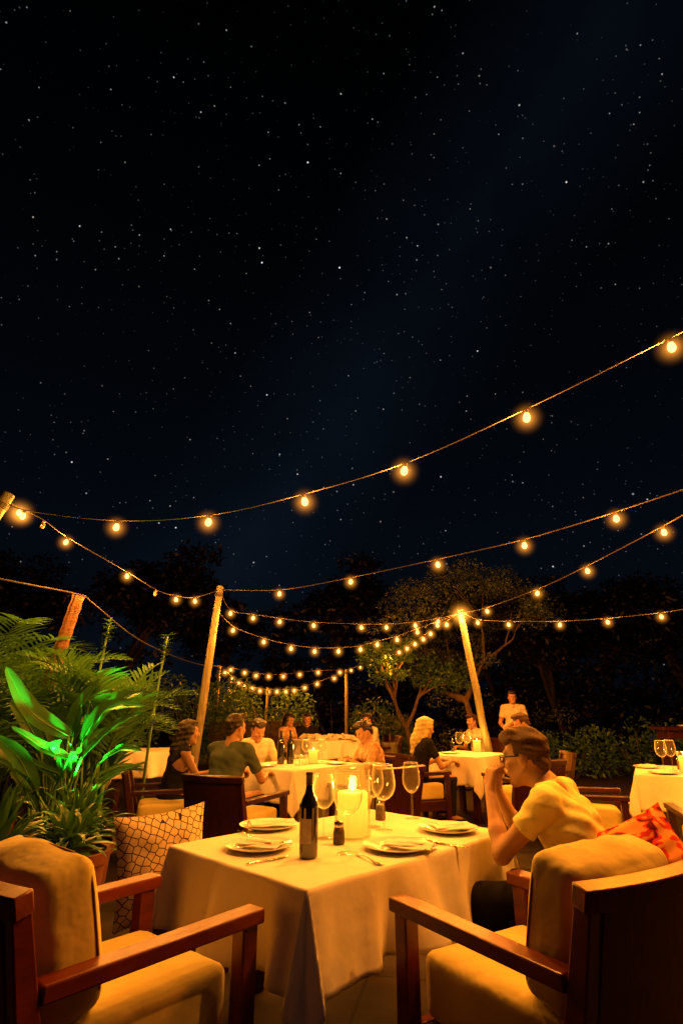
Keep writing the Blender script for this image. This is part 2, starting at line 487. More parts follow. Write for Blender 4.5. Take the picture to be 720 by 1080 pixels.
# ------------------------------------------------------------------ armchair
def make_armchair(label, wood='wood', group='mahogany armchairs set round the tables'):
    t = thing('armchair', label, 'armchair', group=group)
    X = 0.305
    for s in (-1, 1):
        MB().sweep([(s * X, 0.295, 0), (s * X, 0.295, 0.657)], (0.060, 0.062)).build('leg', M[wood], t, False, 0.006, True)
        MB().sweep([(s * X, -0.40, 0), (s * X, -0.36, 0.30), (s * X, -0.37, 0.46), (s * X, -0.465, 0.875)],
                   [(0.056, 0.05), (0.056, 0.062), (0.056, 0.066), (0.056, 0.05)]).build('leg', M[wood], t, False, 0.005, True)
        a = MB().sweep([(s * X, -0.385, 0.672), (s * X, 0.0, 0.676), (s * X, 0.345, 0.680)],
                       [(0.070, 0.044), (0.076, 0.044), (0.082, 0.044)])
        a.build('arm', M[wood], t, False, 0.006, True)
    f = MB()
    f.box((0, 0.285, 0.29), (0.548, 0.04, 0.11)); f.box((0, -0.345, 0.29), (0.548, 0.04, 0.11))
    for s in (-1, 1):
        f.box((s * 0.295, -0.03, 0.285), (0.042, 0.585, 0.12))
    f.box((0, -0.03, 0.335), (0.546, 0.58, 0.02))
    f.build('seat_frame', M[wood], t, False, 0.005, True)
    def back(z0, z1, x0):
        def fn(u, v):
            x = (u * 2 - 1) * x0
            z = z0 + (z1 - z0) * v
            lean = -0.37 - max(0, z - 0.46) * 0.228
            y = lean - 0.045 * (1 - (x / 0.34) ** 2)
            return (x, y, z), (2 * 0.045 * x / 0.34 ** 2 * -1, 1, 0.22)
        return fn
    MB().slab(back(0.26, 0.862, 0.276), 12, 6, 0.036).build('back_panel', M[wood], t, True, 0, True, R(35))
    MB().slab(back(0.855, 0.910, 0.345), 14, 2, 0.056).build('top_rail', M[wood], t, True, 0.005, True, R(35))
    c = puffbox(0.510, 0.600, 0.200, 0.035, 0.018, 12, 0.003).build('seat_cushion', M['cushion'], t)
    c.location = (0, -0.022, 0.448)
    pts = []
    for k in range(33):
        an = 2 * PI * k / 32
        cx, cy = math.cos(an), math.sin(an)
        e = 0.22
        pts.append((0.248 * math.copysign(abs(cx) ** e, cx), 0.293 * math.copysign(abs(cy) ** e, cy), 0.074))
    MB().tube(pts, 0.0050, 5, False).build('piping', M['piping'], c)
    return t

def place(proto, x, y, rz, label, first=[True]):
    return copy_tree(proto, (x, y, 0), rz, label)

def facing(dx, dy):           # rotation that turns local +Y to (dx, dy)
    return math.atan2(dy, dx) - PI / 2

chair_L = make_armchair('mahogany armchair with tan seat at the near left corner of the front table')
chair_L.location = (-0.745, 2.225, 0); chair_L.rotation_euler = (0, 0, facing(0.645, 0.76))
chair_R = place(chair_L, 0.645, 2.285, facing(-0.545, 0.84), 'mahogany armchair seen from behind at the near right of the front table')

# dark copies
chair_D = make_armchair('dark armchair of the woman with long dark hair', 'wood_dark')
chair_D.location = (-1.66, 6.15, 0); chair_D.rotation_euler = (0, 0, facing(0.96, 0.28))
dark_chairs = [
    (-0.90, 5.66, (0.44, 0.90), 'dark armchair with its back to the camera under the man in the grey shirt'),
    (0.30, 6.28, (-0.62, 0.78), 'empty dark armchair at the right corner of the second table'),
    (0.90, 7.60, (0.93, 0.36), 'dark armchair holding the blonde woman in black'),
    (2.02, 7.08, (-0.25, 0.97), 'dark armchair beside the leaning pole, behind the man in glasses'),
    (2.45, 7.90, (-0.97, 0.10), 'dark armchair under the man resting his head on his raised arm'),
    (2.25, 5.78, (0.95, -0.30), 'empty armchair facing right to the table at the right edge'),
    (2.82, 4.72, (0.25, 0.95), 'armchair at the right edge pulled up to the near side of the right table'),
    (1.24, 2.90, (-0.87, 0.50), 'armchair of the man in glasses, behind the red pillow'),

    (0.30, 7.30, (-0.88, -0.47), 'dark armchair of the person in the rust blouse'),
]
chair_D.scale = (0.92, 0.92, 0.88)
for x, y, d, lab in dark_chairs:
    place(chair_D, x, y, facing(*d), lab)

# loose back cushions
def back_cushion(chair, label, seed, dx=0.0):
    mb = puffbox(0.505, 0.150, 0.385, 0.040, 0.0, 22, 0.006, seed)
    vs = []
    for x, y, z in mb.v:
        y += math.copysign(1, y) * (0.060 if y > 0 else 0.035) * (1 - (x / 0.27) ** 2) * (1 - (z / 0.24) ** 2)
        y += -0.03 * (1 - (x / 0.27) ** 2)
        z += math.copysign(0.022, z) * (1 - (x / 0.27) ** 2) * max(0, 1 - (y / 0.10) ** 2) * max(0, (abs(z) - .12) / .07)
        vs.append((x, y, z))
    mb.v = vs
    o = mb.build('back_cushion', M['cushion'])
    rz = chair.rotation_euler[2]
    off = Matrix.Rotation(rz, 3, 'Z') @ Vector((dx, -0.265, 0.738))
    o.location = Vector(chair.location) + off
    o.rotation_euler = (R(-12), 0, rz)
    o.rotation_euler = (Matrix.Rotation(rz, 3, 'Z') @ Matrix.Rotation(R(13), 3, 'X')).to_euler()
    tag(o, label, 'cushion', 'tan back cushions')
    for yy in (0.060,):
        pts = []
        for k in range(49):
            an = 2 * PI * k / 48
            cx, cz = math.cos(an), math.sin(an); e = 0.30
            x = 0.2500 * math.copysign(abs(cx) ** e, cx); z = 0.1915 * math.copysign(abs(cz) ** e, cz) * (1 + .10 * (1 - (x / .25) ** 2))
            y = yy - 0.03 * (1 - (x / 0.27) ** 2)
            pts.append((x, y, z))
        MB().tube(pts, 0.0042, 6, False).build('piping', M['piping'], o)
    return o
back_cushion(chair_L, 'tan box cushion with dark piping on the near left armchair', 1.3)
back_cushion(chair_R, 'tan box cushion with dark piping on the near right armchair', 5.1)

# ------------------------------------------------------------------ tables
def cloth_mesh(a, b, d, z0, seed=0.0, n=44, m=18):
    def axis(h):
        inner = [h * math.sin(PI / 2 * (-1 + 2 * k / n)) for k in range(n + 1)]
        ov = [h + d * (k / m) ** 1.3 for k in range(1, m + 1)]
        return [-x for x in reversed(ov)] + inner + ov
    S, T = axis(a), axis(b)
    def wave(q, half, ph):
        w = 0.050 * math.sin(q * 9.5 + ph) + 0.036 * math.sin(q * 21 + ph * 2.3) + 0.014 * math.sin(q * 37 + ph)
        return w * max(0.0, 1 - (abs(q) / half) ** 4)
    def pos(s, t):
        ox, oy = max(abs(s) - a, 0), max(abs(t) - b, 0)
        sx, sy = (1 if s > 0 else -1), (1 if t > 0 else -1)
        cx, cy = max(-a, min(a, s)), max(-b, min(b, t))
        if ox == 0 and oy == 0:
            e = 0.0018 * noise.noise(Vector((s * 5 + seed, t * 5, 0))) + 0.0016 * noise.noise(Vector((s * 2, t * 14 + seed, 3)))
            return (s, t, z0 + e)
        r = math.hypot(ox, oy)
        th = math.atan2(oy, ox)
        rnd = 0.007 * (1 - math.exp(-r / 0.006))
        if oy == 0 or ox == 0:
            if oy == 0:
                w = (0.02 + wave(t, b, seed + sx)) * (r / d) ** 1.2
                out = Vector((sx, 0, 0)) * (rnd + 0.025 * r / d + w)
            else:
                w = (0.02 + wave(s, a, seed * 1.7 + sy * 2)) * (r / d) ** 1.2
                out = Vector((0, sy, 0)) * (rnd + 0.025 * r / d + w)
            dz = 0.004 * math.sin((s if ox == 0 else t) * 8 + seed) * (r / d)
            return (cx + out.x, cy + out.y, z0 - max(0, r - 0.008 * (1 - math.exp(-r / 0.01))) + dz)
        e1 = Vector((sx, 0, 0)); e2 = Vector((0, sy, 0))
        dg = (e1 + e2).normalized(); lat = (e1 - e2).normalized()
        q_ = th / (PI / 2); tri = min(q_, 1 - q_) / 0.30
        diag = 0.13 * min(1.0, tri)
        l = 0.165 * (q_ / 0.30 if q_ < 0.30 else ((0.5 - q_) / 0.20 if q_ < 0.70 else (q_ - 1) / 0.30))
        base = (e1 * math.cos(th) ** 2 + e2 * math.sin(th) ** 2) * (rnd + 0.045 * min(r / d, 1.0) * abs(math.cos(2 * th)))
        q = base + dg * r * diag + lat * r * l
        down = math.sqrt(max(0.05, 1 - diag ** 2 - l ** 2))
        return (cx + q.x, cy + q.y, z0 - max(0, r * down - 0.008 * (1 - math.exp(-r / 0.01))))
    mb = MB()
    K = len(T)
    mb.add([pos(s, t) for s in S for t in T],
           [(i * K + j, (i + 1) * K + j, (i + 1) * K + j + 1, i * K + j + 1) for i in range(len(S) - 1) for j in range(K - 1)])
    return mb

def table(x, y, rz, w, d, drop, tlabel, clabel, seed, wood='wood_dark'):
    t = thing('dining_table', tlabel, 'table', (x, y, 0), rz, 'square wooden dining tables')
    MB().box((0, 0, 0.729), (w, d, 0.035)).build('tabletop', M[wood], t, False, 0.004)
    for sx in (-1, 1):
        for sy in (-1, 1):
            MB().box((sx * (w / 2 - 0.09), sy * (d / 2 - 0.09), 0.356), (0.07, 0.07, 0.708)).build('leg', M[wood], t, False, 0.004)
    c = cloth_mesh(w / 2 + 0.002, d / 2 + 0.002, drop, 0.7535, seed).build('tablecloth', M['cloth'])
    c.location = (x, y, 0); c.rotation_euler = (0, 0, rz)
    so = c.modifiers.new('hem', 'SOLIDIFY'); so.thickness = 0.003; so.offset = 1.0
    tag(c, clabel, 'tablecloth', 'white tablecloths')
    return t
table(0.03, 3.068, R(45), 1.335, 0.915, 0.31, 'wooden table under the white cloth of the front table',
      'white tablecloth with a long pointed corner on the front table', 2.0)
table(-0.45, 6.74, R(48), 1.04, 0.89, 0.30, 'wooden table under the cloth at the second table with two bottles',
      'white tablecloth on the second table, in front of the man in cream', 5.0)
table(1.66, 8.20, R(46), 0.82, 0.80, 0.34, 'wooden table by the right leaning pole, under a white cloth',
      'white tablecloth beside the right leaning pole and the blonde woman', 8.0)
table(3.50, 5.93, R(-27), 1.25, 1.05, 0.30, 'wooden table under the cloth at the right edge of the terrace',
      'white tablecloth of the table at the right edge', 11.0)
table(-2.75, 8.85, R(20), 0.95, 0.90, 0.32, 'far left wooden table half hidden by palms',
      'white tablecloth glimpsed behind the palms at the far left', 13.0)
table(-0.20, 11.6, R(30), 1.3, 0.95, 0.30, 'far wooden table behind the second table, set with napkins',
      'white tablecloth of the far table heaped with napkins', 15.0)

# ------------------------------------------------------------------ tableware
TZ = 0.7565
def plate_profile(r):
    return [(0.0, 0.004), (r * .55, 0.004), (r * .62, 0.006), (r * .72, 0.014), (r * .98, 0.021), (r, 0.0225), (r * .99, 0.0195), (r * .72, 0.008), (r * .60, 0.0), (0.0, 0.0)]
plate0 = thing('dinner_plate', 'white plate near the bottle at the front left of the front table', 'plate', (-0.365, 2.85, TZ), 0, 'white dinner plates')
MB().lathe(plate_profile(0.150), 40).build('plate_rim', M['china'], plate0, True, 0, True, R(50))
plates = [(-0.375, 3.30, 'white plate at the back left of the front table, behind the bottle', 1),
          (0.246, 2.84, 'white plate in the middle right of the front table, nearest the candle', 1),
          (0.535, 3.22, 'white plate at the right corner by the seated man', 1),
          (-0.78, 6.45, 'white plate in front of the man in the grey shirt', 0.8),
          (-0.06, 6.72, 'white plate at the right end of the second table', 0.8),
          (1.43, 8.15, 'white plate in front of the blonde woman', 0.8),
          (2.98, 5.78, 'white plate at the near left corner of the right table', 0.85),
          (3.10, 6.32, 'white plate at the back left of the right table', 0.85)]
for x, y, lab, s in plates:
    copy_tree(plate0, (x, y, TZ), 0, lab, scale=s)

def napkin(x, y, z, rz, label, w=0.20, d=0.075, seed=0.0):
    mb = MB()
    for k in range(3):
        def f(u, v, k=k):
            tw = (0.0, 0.16, -0.10)[k] + seed * .03
            x0 = (u - 0.5) * w * (1, .96, .62)[k]; y0 = (v - 0.5) * d * (1.5, 1.2, .9)[k] * (1 - (0, .25, .55)[k] * u)
            zz = 0.004 + k * 0.0065 + 0.006 * noise.noise(Vector((u * 2.5 + seed, v * 2.5, k))) + 0.008 * (1 - (2 * v - 1) ** 2) * (1 if k < 2 else .6)
            return (x0 * math.cos(tw) - y0 * math.sin(tw), x0 * math.sin(tw) + y0 * math.cos(tw), zz), (0, 0, 1)
        mb.slab(f, 12, 7, 0.004)
    o = mb.build('napkin', M['napkin'], None, True, 0, True, R(50))
    o.location = (x, y, z); o.rotation_euler = (0, 0, rz)
    return tag(o, label, 'napkin', 'folded white napkins')
PZ = TZ + 0.012
napkin(-0.355, 2.855, PZ, R(-25), 'folded napkin on the front left plate beside the bottle', seed=1)
napkin(-0.36, 3.31, PZ + .004, R(5), 'folded napkin on the back left plate', 0.24, 0.10, seed=2)
napkin(0.30, 2.835, PZ, R(-30), 'folded napkin on the plate nearest the candle', 0.22, 0.085, seed=3)
napkin(0.545, 3.225, PZ + .002, R(8), 'folded napkin on the plate by the seated man', 0.22, 0.08, seed=4)
napkin(3.10, 6.32, PZ, R(-20), 'folded napkin on the back plate of the right table', 0.18, 0.07, seed=5)
random.seed(3)
for k in range(16):
    nx_, ny_ = -0.2 + random.uniform(-0.52, 0.52), 11.6 + random.uniform(-0.42, 0.42)
    o = napkin(nx_, ny_, TZ, random.uniform(0, PI), 'puffed white napkin on the far table behind the second table', 0.17, 0.13, seed=10 + k)
    o.scale = (1, 1, 3.5)
    o['group'] = 'puffed napkins on the far table'

def knife(x, y, rz, label):
    mb = MB()
    mb.box((-0.06, 0, 0.004), (0.10, 0.011, 0.007))
    def f(u, v):
        return (-0.01 + u * 0.115, (v - .5) * 0.018 * (1 - u ** 4) + 0.002 * u, 0.003), (0, 0, 1)
    mb.slab(f, 10, 2, 0.0022)
    o = mb.build('table_knife', M['steel'], None, True, 0.001, True, R(40))
    o.location = (x, y, TZ); o.rotation_euler = (0, 0, rz)
    return tag(o, label, 'knife', 'steel cutlery')
def fork(x, y, rz, label):
    mb = MB()
    def f(u, v):
        wid = 0.012 - 0.007 * min(1, u * 1.6) + 0.020 * max(0, (u - 0.8) / 0.2)
        return (-0.11 + u * 0.155, (v - .5) * wid, 0.004 + 0.008 * math.sin(u * PI) ** 2), (0, 0, 1)
    mb.slab(f, 14, 2, 0.0022)
    for k in range(4):
        yy = -0.0095 + k * 0.0063
        mb.tube([(0.043, yy, 0.005), (0.070, yy, 0.002), (0.095, yy, 0.006)], [0.0021, 0.0018, 0.001], 5)
    o = mb.build('table_fork', M['steel'], None, True, 0, True, R(40))
    o.location = (x, y, TZ); o.rotation_euler = (0, 0, rz)
    return tag(o, label, 'fork', 'steel cutlery')
knife(-0.292, 2.645, R(42), 'steel knife on the cloth in front of the front left plate')
fork(-0.46, 3.12, R(-58), 'steel fork lying between the two left plates')
fork(0.115, 2.63, R(-61), 'steel fork on the cloth left of the plate nearest the candle')
fork(0.405, 2.98, R(-48), 'steel fork left of the plate by the seated man')
knife(0.475, 2.92, R(-40), 'steel knife lying between the two right plates')

def bottle_obj(x, y, s, label, lab=True):
    t = thing('wine_bottle', label, 'bottle', (x, y, TZ), 0, 'dark wine bottles')
    prof = [(0.0, 0.004), (0.030, 0.0), (0.0375, 0.004), (0.0385, 0.012), (0.0385, 0.185), (0.037, 0.202), (0.030, 0.222), (0.020, 0.240), (0.0155, 0.258), (0.0145, 0.275)]
    MB().lathe(prof, 32).build('glass_body', M['bottle'], t)
    MB().lathe([(0.0146, 0.274), (0.0150, 0.276), (0.0150, 0.312), (0.0162, 0.313), (0.0162, 0.322), (0.0150, 0.325), (0.0, 0.325)], 24).build('capsule', M['capsule'], t)
    if lab:
        MB().lathe([(0.0390, 0.058), (0.0390, 0.150)], 24, ang0=R(175), ang1=R(290)).build('paper_label', M['label'], t)
    t.scale = (s, s, s)
    return t
bottle_obj(-0.137, 2.69, 1.0, 'dark wine bottle standing on the front table between the plates')
bottle_obj(-0.66, 6.72, 1.05, 'left of the two dark bottles on the second table', False)
bottle_obj(-0.56, 6.76, 1.05, 'right of the two dark bottles on the second table', False)
bottle_obj(1.52, 8.42, 0.62, 'small dark bottle on the table by the leaning pole', False)

def wine_glass(x, y, s, label, wide=1.0):
    t = thing('wine_glass', label, 'wine glass', (x, y, TZ), 0, 'stemmed wine glasses')
    t.scale = (s, s, s)
    outer = [(0.006, 0.118), (0.018, 0.124), (0.033, 0.140), (0.042, 0.162), (0.0445, 0.186), (0.042, 0.215), (0.038, 0.245), (0.035, 0.262)]
    outer = [(r * wide * 1.16, z) for r, z in outer]
    inner = [(r - 0.0014, z + (0.003 if i == 0 else 0)) for i, (r, z) in enumerate(outer)]
    prof = [(0.0, 0.117)] + outer + [(outer[-1][0] - 0.0006, 0.2632)] + inner[::-1] + [(0.0, 0.1215)]
    MB().lathe(prof, 36).build('bowl', M['glass'], t)
    MB().lathe([(outer[-1][0] + .0010 * math.cos(q), 0.2625 + .0012 * math.sin(q)) for q in [2 * PI * k / 6 for k in range(7)]], 36).build('glint_ring', M['glint_ring'], t)
    MB().lathe([(0.0085, 0.006), (0.0048, 0.020), (0.0040, 0.060), (0.0042, 0.105), (0.0068, 0.1175)], 16).build('stem', M['glass'], t)
    MB().lathe([(0.0, 0.0), (0.036, 0.0), (0.0372, 0.0016), (0.030, 0.003), (0.009, 0.0065), (0.0, 0.0075)], 36).build('foot', M['glass'], t)
    return t
wine_glass(-0.085, 3.06, 1.06, 'tall empty wine glass between the bottle and the candle')
wine_glass(0.028, 2.76, 1.24, 'largest wine glass, in front of the candle')
wine_glass(0.165, 3.33, 1.16, 'wine glass right of the candle, partly behind another glass')
wine_glass(0.215, 3.24, 1.16, 'wide wine glass right of the candle, overlapping the one behind', 1.05)
wine_glass(0.395, 3.55, 1.10, 'narrow wine glass standing alone at the back right', 0.88)
wg = wine_glass(-0.40, 6.95, 0.9, 'wine glass beside the candle on the second table')
copy_tree(wg, (-0.22, 6.98, TZ), 0, 'wine glass behind the candle on the second table')
copy_tree(wg, (1.58, 8.22, TZ), 0, 'left wine glass in front of the candle by the leaning pole', scale=1.0)
copy_tree(wg, (1.70, 8.30, TZ), 0, 'right wine glass in front of the candle by the leaning pole', scale=1.0)
copy_tree(wg, (3.12, 6.02, TZ), 0, 'left wine glass on the right table', scale=1.05)
copy_tree(wg, (3.24, 6.08, TZ), 0, 'right wine glass on the right table, by the lantern', scale=1.05)

WARM = (1.0, 0.24, 0.008)
CREAM = (1.0, 0.315, 0.034)
def lamp(name, parent, loc, power, color=WARM, size=0.02):
    l = bpy.data.lights.new(name, 'POINT'); l.energy = power; l.color = color; l.shadow_soft_size = size
    o = bpy.data.objects.new(name, l); col.objects.link(o); o.location = loc
    if parent is not None: o.parent = parent
    return o

def candle_lantern(x, y, label, rg, hg, rc, hc, power):
    t = thing('candle_lantern', label, 'candle', (x, y, TZ), 0, 'lit candles in glass lanterns')
    MB().lathe([(0, 0), (rg, 0), (rg, 0.003), (rg * 0.97, hg * .97), (rg * 0.975, hg), (rg * .955, hg), (rg * .95, hg * .97), (rg * .97, 0.006), (0, 0.006)], 36).build('glass_shade', M['glass_lantern'], t)
    c = MB().lathe([(0, 0), (rc, 0), (rc, hc * .97), (rc * .9, hc), (rc * .5, hc * .965), (0, hc * .96)], 28).build('candle', M['candle'], t)
    c.location = (0, 0, 0.007)
    MB().lathe([(0.0, hc), (0.003, hc + 0.005), (0.0055, hc + 0.012), (0.004, hc + 0.022), (0.0, hc + 0.034)], 12).build('flame', M['flame'], c)
    lamp('candle_light', t, (0, 0, hc + 0.045), power, (1.0, 0.44, 0.05), 0.02)
    return t
candle_lantern(0.055, 3.10, 'large candle glowing in a tall glass on the front table', 0.088, 0.300, 0.074, 0.190, 9)
candle_lantern(-0.31, 6.80, 'glowing candle on the second table, right of the two bottles', 0.062, 0.145, 0.05, 0.125, 12)
candle_lantern(1.86, 8.44, 'glowing candle on the table by the leaning pole', 0.060, 0.16, 0.052, 0.14, 12)
candle_lantern(3.23, 5.83, 'glowing candle in a slanted glass at the right edge', 0.060, 0.19, 0.050, 0.14, 12)

def shaker(x, y, label, s=1.0):
    t = thing('pepper_shaker', label, 'shaker', (x, y, TZ), 0, 'pepper shakers')
    t.scale = (s, s, s)
    MB().lathe([(0, 0), (0.021, 0), (0.023, 0.004), (0.022, 0.045), (0.018, 0.062), (0, 0.062)], 20).build('jar', M['shaker'], t)
    MB().lathe([(0.0182, 0.061), (0.0188, 0.063), (0.0188, 0.078), (0.012, 0.085), (0, 0.086)], 20).build('cap', M['steel'], t)
    return t
shaker(-0.012, 2.94, 'dark pepper shaker in front of the large candle', 1.15)
shaker(0.215, 3.52, 'dark shaker seen through the glasses at the back of the front table', 1.25)
shaker(3.36, 6.16, 'dark shaker behind the glasses on the right table', 1.3)

# tumblers on the second table
def tumbler(x, y, lab):
    o = MB().lathe([(0, 0), (0.028, 0), (0.034, 0.10), (0.0325, 0.10), (0.027, 0.006), (0, 0.006)], 20).build('water_glass', M['glass'])
    o.location = (x, y, TZ)
    return tag(o, lab, 'glass', 'water glasses')
tumbler(-0.47, 6.62, 'left water glass between the bottles and the candle')
tumbler(-0.40, 6.66, 'right water glass next to the candle on the second table')

# ------------------------------------------------------------------ pillows
o = pillow(0.455, 0.47, 0.16, seed=2.0).build('throw_pillow', M['lattice'])
fw = Vector((0.58, -0.80, 0.12)).normalized()     # the printed face looks to the camera and right
upv = Vector((-0.20, 0.16, 1.0)); upv = (upv - fw * upv.dot(fw)).normalized()
rt = upv.cross(fw)
o.matrix_world = Matrix.Translation((-0.865, 3.14, 0.635)) @ Matrix((rt, upv, fw)).transposed().to_4x4()
tag(o, 'ivory pillow with a dark lattice print propped left of the front table', 'pillow')
o = pillow(0.35, 0.30, 0.13, seed=9.0).build('throw_pillow', M['red_print'])
fw = Vector((-0.45, -0.80, 0.55)).normalized()
upv = Vector((-0.38, 0.10, 0.85)); upv = (upv - fw * upv.dot(fw)).normalized()
rt = upv.cross(fw)
o.matrix_world = Matrix.Translation((1.235, 2.66, 0.775)) @ Matrix((rt, upv, fw)).transposed().to_4x4()
tag(o, 'bright red and orange patterned pillow behind the man in glasses', 'pillow')

# bench that carries the lattice pillow
t = thing('wooden_bench', 'low dark bench under the lattice pillow at the left side of the table', 'bench', (-0.715, 3.40, 0), R(46))
MB().box((0, 0, 0.37), (0.62, 0.38, 0.05)).build('seat', M['wood_dark'], t, False, 0.006)
for sx in (-1, 1):
    for sy in (-1, 1):
        MB().box((sx * 0.26, sy * 0.15, 0.17), (0.055, 0.055, 0.345)).build('leg', M['wood_dark'], t, False, 0.004)

# ------------------------------------------------------------------ poles
def pole(name, a, b, ra, rb, label, mat='bamboo', group='wooden poles carrying the lights'):
    a, b = Vector(a), Vector(b)
    t = thing(name, label, 'pole', tuple(a), 0, group)
    pts = []
    d = b - a
    sd = a.x * 3 + a.y
    for k in range(13):
        q = d * (k / 12)
        q += Vector((noise.noise(Vector((sd, k * .5, 0))), noise.noise(Vector((sd, 5, k * .5))), 0)) * 0.012
        pts.append(q)
    MB().tube(pts, [ra + (rb - ra) * k / 12 + 0.003 * noise.noise(Vector((sd, k, 9))) for k in range(13)], 12).build('shaft', M[mat], t, True, 0, False, R(60))
    u = d.normalized()
    mb = MB()
    rr = rb + 0.004
    for k in range(4):
        z = d.length - 0.10 - k * 0.014
        x = u.orthogonal().normalized(); y = u.cross(x)
        mb.tube([u * z + (x * math.cos(2 * PI * i / 14) + y * math.sin(2 * PI * i / 14)) * rr for i in range(15)], 0.006, 5, False)
    mb.build('rope_lashing', M['cable'], t)
    return t
pole('light_pole', (-1.98, 8.10, 0), (-1.705, 7.92, 2.95), 0.062, 0.046, 'leaning wooden pole left of centre, behind the man in the grey shirt')
pole('light_pole', (2.19, 8.72, 0), (1.765, 8.53, 2.72), 0.058, 0.044, 'leaning wooden pole right of centre with a bright bulb at its top')
pole('light_pole', (0.16, 18.66, 0), (0.15, 18.65, 2.46), 0.06, 0.05, 'thin upright pole far back in the centre')
pole('light_pole', (-3.46, 16.55, 0), (-3.44, 16.55, 2.45), 0.07, 0.05, 'far upright pole at the left where many bulbs bunch together')
pole('light_pole', (-2.16, 17.25, 0), (-2.13, 17.25, 1.86), 0.035, 0.03, 'short thin post under the sagging bulbs far back')
pole('light_pole', (-4.15, 4.60, 0), (-2.99, 4.79, 3.16), 0.06, 0.055, 'strongly leaning pole at the left edge where two strings start')
# palm trunk stump
t = thing('palm_stump', 'bare cut palm trunk carrying a plain cable at the left', 'palm trunk', (-3.25, 6.15, 0))
pts = []; rad = []
for k in range(40):
    q = k / 39
    pts.append((0.47 * q ** 1.2, -0.16 * q, 2.46 * q)); rad.append(0.070 - 0.012 * q + 0.006 * (k % 2))
MB().tube(pts, rad, 14).build('bark', M['palm_bark'], t)

# ------------------------------------------------------------------ string lights
def smooth_path(pts, sub=6):
    P = [Vector(p) for p in pts]; out = []
    for i in range(len(P) - 1):
        p0, p1, p2, p3 = P[max(i - 1, 0)], P[i], P[i + 1], P[min(i + 2, len(P) - 1)]
        for k in range(sub):
            t_ = k / sub
            out.append(0.5 * ((2 * p1) + (-p0 + p2) * t_ + (2 * p0 - 5 * p1 + 4 * p2 - p3) * t_ ** 2 + (-p0 + 3 * p1 - 3 * p2 + p3) * t_ ** 3))
    out.append(P[-1])
    return out

bulb_me = MB().lathe([(0.0, -0.098), (0.012, -0.095), (0.022, -0.085), (0.0265, -0.070), (0.024, -0.052), (0.016, -0.036), (0.013, -0.028)], 14).mesh('bulb', M['filament'])
unlit_me = MB().lathe([(0.0, -0.098), (0.012, -0.095), (0.022, -0.085), (0.0265, -0.070), (0.024, -0.052), (0.016, -0.036), (0.013, -0.028)], 14).mesh('bulb', M['unlit'])
sock_me = MB().lathe([(0.0, -0.002), (0.010, -0.002), (0.0145, -0.006), (0.0150, -0.032), (0.0, -0.032)], 12).mesh('socket', M['socket'])
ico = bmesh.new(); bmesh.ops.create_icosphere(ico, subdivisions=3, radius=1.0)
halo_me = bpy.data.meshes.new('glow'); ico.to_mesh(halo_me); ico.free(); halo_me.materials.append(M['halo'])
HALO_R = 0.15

def string_lights(label, A, B, pts, power=6.0, unlit=(), scale=1.0, r=0.0042, halo=1.0, every=1, big=1.0, powers=None, tone=None):
    t = thing('string_lights', label, 'string lights', tuple(A), 0, 'strings of warm bulbs')
    A = Vector(A)
    path = smooth_path([tuple(A)] + list(pts) + [tuple(B)], 6)
    MB().tube([p - A for p in path], r, 6).build('cable', M['cable'], t)
    for i, p in enumerate(pts):
        off = i in unlit
        b = bpy.data.objects.new('bulb', unlit_me if off else bulb_me); col.objects.link(b); b.parent = t
        b.location = Vector(p) - A
        b.rotation_euler = (random.uniform(-.25, .25), random.uniform(-.25, .25), 0)
        b.scale = (scale * .82,) * 3
        s = bpy.data.objects.new('socket', sock_me); col.objects.link(s); s.parent = b
        if off:
            b['label'] = 'unlit bulb'
            continue
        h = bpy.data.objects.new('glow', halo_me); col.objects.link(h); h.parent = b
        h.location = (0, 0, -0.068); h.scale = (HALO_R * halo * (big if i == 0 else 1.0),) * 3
        if i % every == 0:
            lamp('bulb_light', b, (0, 0, -0.108), power * every * (powers[i] if powers else 1.0), tone or WARM, 0.03)
    return t
LA = (-3.017, 4.79, 3.103); A = (-1.707, 7.924, 2.901); B = (1.771, 8.534, 2.663); C = (0.15, 18.653, 2.428); E = (-3.44, 16.546, 2.409)
K1 = 38.0
string_lights('topmost string of bulbs rising from the left edge to the upper right corner', LA, (3.1, 2.18, 3.80),
              [(-2.75, 4.68, 2.965), (-1.75, 4.25, 2.731), (-0.948, 3.909, 2.663), (-0.257, 3.614, 2.714), (0.411, 3.33, 2.82), (1.11, 3.032, 3.041), (1.844, 2.719, 3.313), (2.55, 2.417, 3.58)], K1 * 1.25, powers=(.15, .5, .7, 1.8, 2.3, 2.8, 4.2, .3), tone=CREAM, scale=1.05)
string_lights('string dropping from the left edge to the left pole with two dead bulbs', LA, A,
              [(-2.955, 4.93, 3.075), (-2.848, 5.193, 3.038), (-2.733, 5.47, 2.948), (-2.404, 6.256, 2.779), (-2.207, 6.727, 2.667), (-2.071, 7.054, 2.659), (-1.923, 7.406, 2.70)], K1 * 1.5, tone=CREAM, powers=(.3, 1, 2.8, 2.8, 1, 1, 1), big=1.5, unlit=(1, 4))
string_lights('upper of the two strings between the left and right leaning poles', A, B,
              [(-1.548, 7.952, 2.626), (-1.223, 8.009, 2.569), (-0.855, 8.073, 2.526), (-0.404, 8.153, 2.484), (0.273, 8.271, 2.473), (0.647, 8.337, 2.482), (1.07, 8.411, 2.52), (1.431, 8.474, 2.584)], K1 * .7, tone=CREAM)
